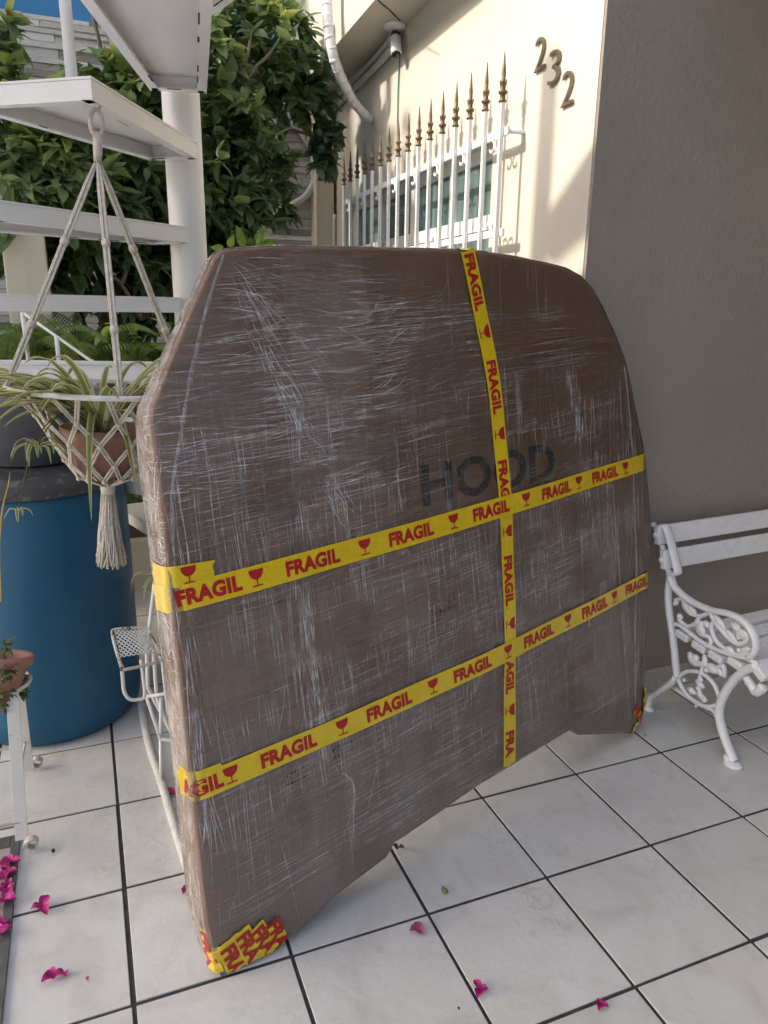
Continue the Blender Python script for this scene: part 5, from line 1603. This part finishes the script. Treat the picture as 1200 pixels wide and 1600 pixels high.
for (u0, v0, u1, v1, y_, n_, tb) in ((140, 160, 108, 62, 2.5, 13, .85), (60, 180, 22, 95, 2.45, 12, .75), (175, 140, 92, 100, 2.5, 12, .85), (232, 110, 214, 18, 2.5, 13, .7), (250, 150, 190, 62, 2.5, 14, .8), (14, 190, 4, 45, 2.45, 16, .6),
        (430, 120, 462, 8, 2.8, 14, .45), (440, 150, 492, 30, 2.8, 14, .3), (455, 70, 432, -8, 2.75, 11, .75), (466, 150, 520, 112, 2.8, 10, .2), (482, 190, 508, 275, 2.78, 13, .12), (360, 120, 350, 10, 2.8, 13, .4), (80, 215, 108, 150, 2.4, 10, .9), (110, 250, 130, 165, 2.4, 10, .85), (35, 240, 60, 165, 2.4, 10, .9),
        (420, 90, 410, 20, 2.75, 10, .9), (300, 250, 262, 165, 2.5, 10, .9), (240, 200, 262, 140, 2.45, 9, .95), (405, 320, 432, 250, 2.55, 10, .5), (395, 290, 420, 180, 2.6, 11, .5)):
    a, c = at_y(u0, v0, y_ + .1), at_y(u1, v1, y_); shoots.append((a, c))
    ax_ = (c - a).normalized()
    for k in range(n_):
        f = (k + .5) / n_; az = k * 2.4
        sd = ax_.cross(Vector((0, 1, 0.2))).normalized(); s2 = sd.cross(ax_)
        ld = (ax_ * .55 + sd * math.cos(az) + s2 * math.sin(az) + Vector((0, 0, -.12))).normalized()
        L = rt.uniform(.055, .09)
        leaves.append((a.lerp(c, f), ld, L, L * rt.uniform(.42, .55), rt.uniform(.05, .3), rt.uniform(.2, .5), min(1, max(0, tb + rt.gauss(0, .1))), rt.uniform(-.5, .5)))
def in_view(p):
    q = RC.transposed() @ (p - CAM)
    if q.z > -0.1: return False
    u = 600 + FPX * q.x / -q.z; v = 800 - FPX * q.y / -q.z
    return 0 < u < 520 and 0 < v < 420
def dpt(p): return -(RC.transposed() @ (p - CAM)).z
vis = sorted([i for i, lf in enumerate(leaves) if in_view(lf[0])], key=lambda i: dpt(leaves[i][0]))
# keep the 280 front ones, spread over the picture
chosen = set(); cells = {}
for i in vis:
    q = RC.transposed() @ (leaves[i][0] - CAM); key = (int((600 + FPX * q.x / -q.z) / 34), int((800 - FPX * q.y / -q.z) / 34))
    if cells.get(key, 0) < 2 and len(chosen) < 290:
        cells[key] = cells.get(key, 0) + 1; chosen.add(i)
shared = {}
b = MB()
for i, (pos, ld, L, W, cu, fo, ti, ro_) in enumerate(leaves):
    if i in chosen:
        key = (round(ti * 5), i % 3)
        if key not in shared:
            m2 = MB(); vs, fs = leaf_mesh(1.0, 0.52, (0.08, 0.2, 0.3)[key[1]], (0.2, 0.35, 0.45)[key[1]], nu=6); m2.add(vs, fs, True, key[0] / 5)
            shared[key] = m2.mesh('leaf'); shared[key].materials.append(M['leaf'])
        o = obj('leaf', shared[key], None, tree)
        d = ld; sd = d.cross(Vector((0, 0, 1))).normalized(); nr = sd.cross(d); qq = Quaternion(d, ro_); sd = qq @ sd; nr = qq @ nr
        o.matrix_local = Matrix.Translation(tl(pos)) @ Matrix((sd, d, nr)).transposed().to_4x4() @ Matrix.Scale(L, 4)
    else:
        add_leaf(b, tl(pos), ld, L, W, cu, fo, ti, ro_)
o = b.build('crown', M['leaf'], tree, fix=False); tag(o, kind='stuff')
for a, c in shoots:
    b = MB(); m_ = a.lerp(c, .5) + Vector((rt.uniform(-.02, .02), 0, rt.uniform(-.02, .02))); P = smooth_path([tl(a), tl(m_), tl(c)], 4); b.tube(P, [0.004 - 0.0025 * i / len(P) for i in range(len(P))], 5); b.build('twig', M['bark'], tree)
# limbs and twigs reaching the clumps
for q, (c, r, n, tb) in enumerate(blobs):
    if q % 2 and q > 8: continue
    s0 = tp[min(len(tp) - 1, 8 + (q * 5) % (len(tp) - 9))]
    e = tl(c); mid = s0.lerp(e, .5) + Vector((rt.uniform(-.1, .1), rt.uniform(-.05, .1), rt.uniform(-.05, .15)))
    b = MB(); P = smooth_path([s0, mid, e], 5); b.tube(P, [0.016 - 0.011 * i / len(P) for i in range(len(P))], 6); b.build('limb', M['bark'], tree)
for pts in (((222, 500, 2.3), (190, 445, 2.3), (165, 425, 2.3), (150, 400, 2.35)), ((190, 445, 2.3), (200, 420, 2.32), (208, 405, 2.35)), ((372, 180, 2.6), (372, 110, 2.6), (360, 55, 2.65)), ((375, 120, 2.58), (388, 80, 2.6), (392, 48, 2.6)), ((376, 150, 2.58), (395, 110, 2.6), (420, 85, 2.6), (450, 40, 2.65)), ((380, 170, 2.55), (400, 155, 2.55), (415, 148, 2.55))):
    b = MB(); P = smooth_path([tl(at_y(*q)) for q in pts], 5); b.tube(P, [0.011 - 0.007 * i / len(P) for i in range(len(P))], 7); b.build('limb', M['bark'], tree)
# fruit
for (u, v) in ((505, 178), (498, 208), (503, 232), (403, 190)):
    b = MB(); b.ball(tl(at_y(u, v, 2.72)), 0.022, 12, 8); b.build('lime', M['leaf'], tree)
# young bright shoot in front
ys = thing('bright_leafy_shoot', 'bright yellow-green leafy shoot just above the package top', 'plant', at_y(395, 400, 1.9))
yo = ys.matrix_world.translation
b = MB(); b.tube([(0, 0, -0.5), (0, 0, -0.1), (0.01, 0, 0.02)], 0.006, 6); b.build('stem', M['bark'], ys)
for (u, v, du, dv, L) in ((380, 385, -6, -30, .06), (376, 372, -4, -22, .05), (400, 378, 20, -24, .07), (408, 372, 8, -26, .05), (412, 380, 24, 4, .07), (392, 392, -24, -6, .055), (350, 392, -18, -8, .06), (358, 385, 8, -18, .05), (405, 388, 4, -22, .06)):
    p = at_y(u, v, 1.9) - yo; d = at_y(u + du, v + dv, 1.86) - yo - p
    bm_ = MB(); add_leaf(bm_, p, d, L, L * .62, .35, .3, rt.random(), rt.uniform(-.4, .4), up=Vector((0, -1, .3)), nu=6); bm_.build('leaf', M['leaf_young'], ys, fix=False)

# ================================================================== FERNS AND LOW GREENERY behind the stair
def fern(name, label, base, n, L, seed, az0=0, az1=360, tint=.5):
    rr = random.Random(seed)
    t_ = thing(name, label, 'plant', base, 'ferns behind the staircase')
    for k in range(n):
        az = math.radians(rr.uniform(az0, az1)); l_ = L * rr.uniform(.7, 1.1); lf = rr.uniform(.6, 1.1); dr_ = rr.uniform(.2, .6)
        pts = arc(az, l_, lf, dr_)
        P = smooth_path(pts, 6)
        b = MB(); b.tube(P, 0.0016, 4)
        tt = min(1, max(0, tint + rr.gauss(0, .15)))  # higher tint paints the sunlit look into the brighter ferns
        for i in range(3, len(P) - 1):
            d = (P[i + 1] - P[i]).normalized(); sd = d.cross(Vector((0, 0, 1)))
            if sd.length < .05: continue
            sd.normalize(); f = i / len(P); w = l_ * 0.17 * math.sin(math.pi * min(1, f * .95 + .05)) + 0.006
            for sg in (-1, 1):
                for h_ in (0,):
                    add_leaf(b, P[i].lerp(P[i + 1], h_), sd * sg + d * .35 + Vector((0, 0, -.25)), w, 0.0095, .2, .1, min(1, max(0, tt + rr.gauss(0, .1))), nu=4)
        b.build('frond', M['fern'], t_, fix=False)
    return t_
fern('fern', 'light green fern at the far left above the grey pot', at_y(15, 570, 1.95), 16, .42, 1, tint=.75)
fern('fern', 'fern left of the hanger behind the thin white handrail', at_y(70, 585, 2.05), 16, .4, 2, tint=.55)
fern('fern', 'drooping fern under the third stair tread', at_y(125, 420, 2.3), 9, .32, 3, 150, 330, tint=.35)
fern('fern', 'fern behind the right hand cord of the plant hanger', at_y(175, 590, 2.0), 14, .34, 4, tint=.45)
fern('fern', 'low fern right of the blue drum under the stair', at_y(225, 800, 2.3), 12, .35, 5, tint=.25)
fern('fern', 'bright fern between the left cord of the hanger and the thin white handrail', at_y(45, 575, 1.8), 18, .36, 11, tint=.85)
fern('fern', 'fern just left of the middle cord of the hanger', at_y(118, 585, 1.85), 18, .36, 12, tint=.7)
fern('fern', 'small fern near the slanted package edge under the lowest visible tread', at_y(235, 570, 1.9), 12, .26, 13, tint=.6)
bp_ = thing('broadleaf_plant', 'broad green leafed plant behind the spider plant', 'plant', at_y(195, 600, 1.9))
b0_ = bp_.matrix_world.translation
for k in range(60):
    u, v = rt.uniform(160, 268), rt.uniform(505, 582)
    p = at_y(u, v, rt.uniform(1.82, 2.0)) - b0_
    bm_ = MB(); add_leaf(bm_, p, Vector((rt.uniform(-1, 1), rt.uniform(-1, .2), rt.uniform(-.5, .6))), rt.uniform(.05, .085), rt.uniform(.035, .055), .3, .25, rt.uniform(.2, 1), nu=6)
    bm_.build('leaf', M['leaf_young'] if rt.random() < .5 else M['fern'], bp_, fix=False)
b = MB(); 
for k in range(6): b.tube([(rt.uniform(-.08, .08), rt.uniform(-.05, .05), -.45), (rt.uniform(-.1, .1), rt.uniform(-.05, .05), -.1), (rt.uniform(-.12, .12), rt.uniform(-.05, .05), .07)], 0.004, 5)
b.build('stems', M['bark'], bp_)
# planting bed under the tree
mb = MB(); mb.box((-0.6, 2.95, 0.12), (4.1, 1.14, 0.26)); o = mb.build('planting_bed', M['soil']); tag(o, kind='structure')
mb = MB(); mb.box((-0.6, 2.35, 0.135), (4.1, 0.06, 0.31), bev=0.006); o = mb.build('bed_kerb', M['beige_wall']); tag(o, kind='structure')

# ================================================================== SLAB WITH PETALS, LITTER
pA = QF.inverted() @ on_floor(33, 1306); pB = QF.inverted() @ on_floor(0, 1497)
slab = thing('floor_slab', 'pinkish stone slab with dark border strewn with petals at the left edge', 'floor slab', floor_pt(pA.x, pA.y, 0), rot=QF)
b = MB()
x1, y1 = 0.0, 0.0
b.box((-0.3, -0.45, 0.0025), (0.60, 0.9, 0.005)); b.build('slab', M['slab_pink'], slab)
b = MB(); b.box((-0.011, -0.45, 0.004), (0.022, 0.9, 0.0085), bev=.0015); b.build('border_strip', M['slab_dark'], slab)
b = MB(); b.box((-0.312, -0.022, 0.004), (0.578, 0.044, 0.0083), bev=.0015); b.build('border_strip', M['slab_dark'], slab)
def bract(u, v, size, seed, label, mat='petal', h=0.0, group=None, nleaf=3, name='bougainvillea_bract'):
    rr = random.Random(seed); c = on_floor(u, v, 0.001 + h)
    m2 = MB()
    az0 = rr.uniform(0, 6.28)
    for k in range(nleaf):
        az = az0 + k * 2 * math.pi / 3 + rr.uniform(-.4, .4)
        n_ = 6; L = size * rr.uniform(.85, 1.25); W = L * rr.uniform(.8, 1.05)
        lift = rr.uniform(.5, 1.5); cv_ = rr.uniform(-.5, .4)
        vs = []; fs = []
        d = Vector((math.cos(az), math.sin(az), 0)); sd = Vector((-d.y, d.x, 0))
        for i in range(n_ + 1):
            f = i / n_; w = W * .5 * math.sin(math.pi * (0.08 + .9 * f) ** .9) + .0006
            for j in range(5):
                g_ = j / 2 - 1
                zz = 0.002 + L * (lift * f - (lift + cv_ * .3) * f * f * .8) + abs(g_) ** 2 * w * .55 + rr.uniform(-.0016, .0016)
                vs.append(d * L * f + sd * w * g_ * .9 + Vector((0, 0, max(0.0006, zz))))
        for i in range(n_):
            for j in range(4):
                a = i * 5 + j; fs.append((a, a + 1, a + 6, a + 5))
        m2.add(vs, fs, True)
    o = m2.build(name, M[mat], fix=False); o.location = c
    return tag(o, label, 'petal' if mat != 'dry_leaf' else 'leaf', group)
G = 'fallen bougainvillea bracts'
bract(66, 1420, .028, 1, 'magenta bract on the grout line at the lower left', group=G)
bract(84, 1530, .021, 2, 'curled magenta bract low in the left corner of the picture', group=G)
bract(100, 1520, .017, 12, 'smaller magenta bract touching the curled one at lower left', group=G, nleaf=2)
bract(137, 1533, .007, 3, 'tiny pink petal scrap at the lower left', mat='petal_faded', group=G, nleaf=1)
bract(265, 1240, .022, 4, 'magenta bract between the cord-wrapped rail and the package', group=G)
bract(293, 1391, .018, 5, 'magenta bract half hidden by the left edge of the package', group=G)
bract(652, 1455, .019, 6, 'pinkish crumpled bract below the package on the tile', mat='petal_faded', group=G, nleaf=4)
bract(750, 1548, .020, 7, 'deep magenta bract beside the grout line at bottom centre', group=G)
bract(940, 1571, .015, 8, 'small dark magenta bract at the bottom right', group=G)
for k, (u, v) in enumerate(((6, 1352), (12, 1365), (3, 1375), (14, 1385), (6, 1395), (8, 1410), (2, 1445), (0, 1462), (17, 1350))):
    bract(u, v, .018 + .004 * (k % 3), 30 + k, 'magenta bract in the petal heap on the pinkish slab', h=0.006, group='petal heap on the slab')
bract(621, 1328, .016, 15, 'dark brown dry leaf under the arch of the package', mat='dry_leaf', nleaf=2, name='dry_leaf')
bract(85, 1332, .010, 16, 'small brown crumb of leaf beside the curled foot', mat='dry_leaf', nleaf=2, name='dry_leaf')
bract(1008, 1149, .007, 17, 'tiny dark speck of leaf right of the package foot', mat='dry_leaf', nleaf=1, name='dry_leaf')
bract(717, 1579, .006, 18, 'tiny brown speck near the bottom centre', mat='dry_leaf', nleaf=1, name='dry_leaf')
b = MB(); b.ball((0, 0, .006), (.007, .010, .006), 10, 6); b.tube([(0, .008, .006), (.002, .016, .008)], [.004, .001], 6)
o = b.build('flower_bud', M['bud']); o.location = on_floor(695, 1395); tag(o, 'olive green bud lying on the tile right of the package', 'bud')
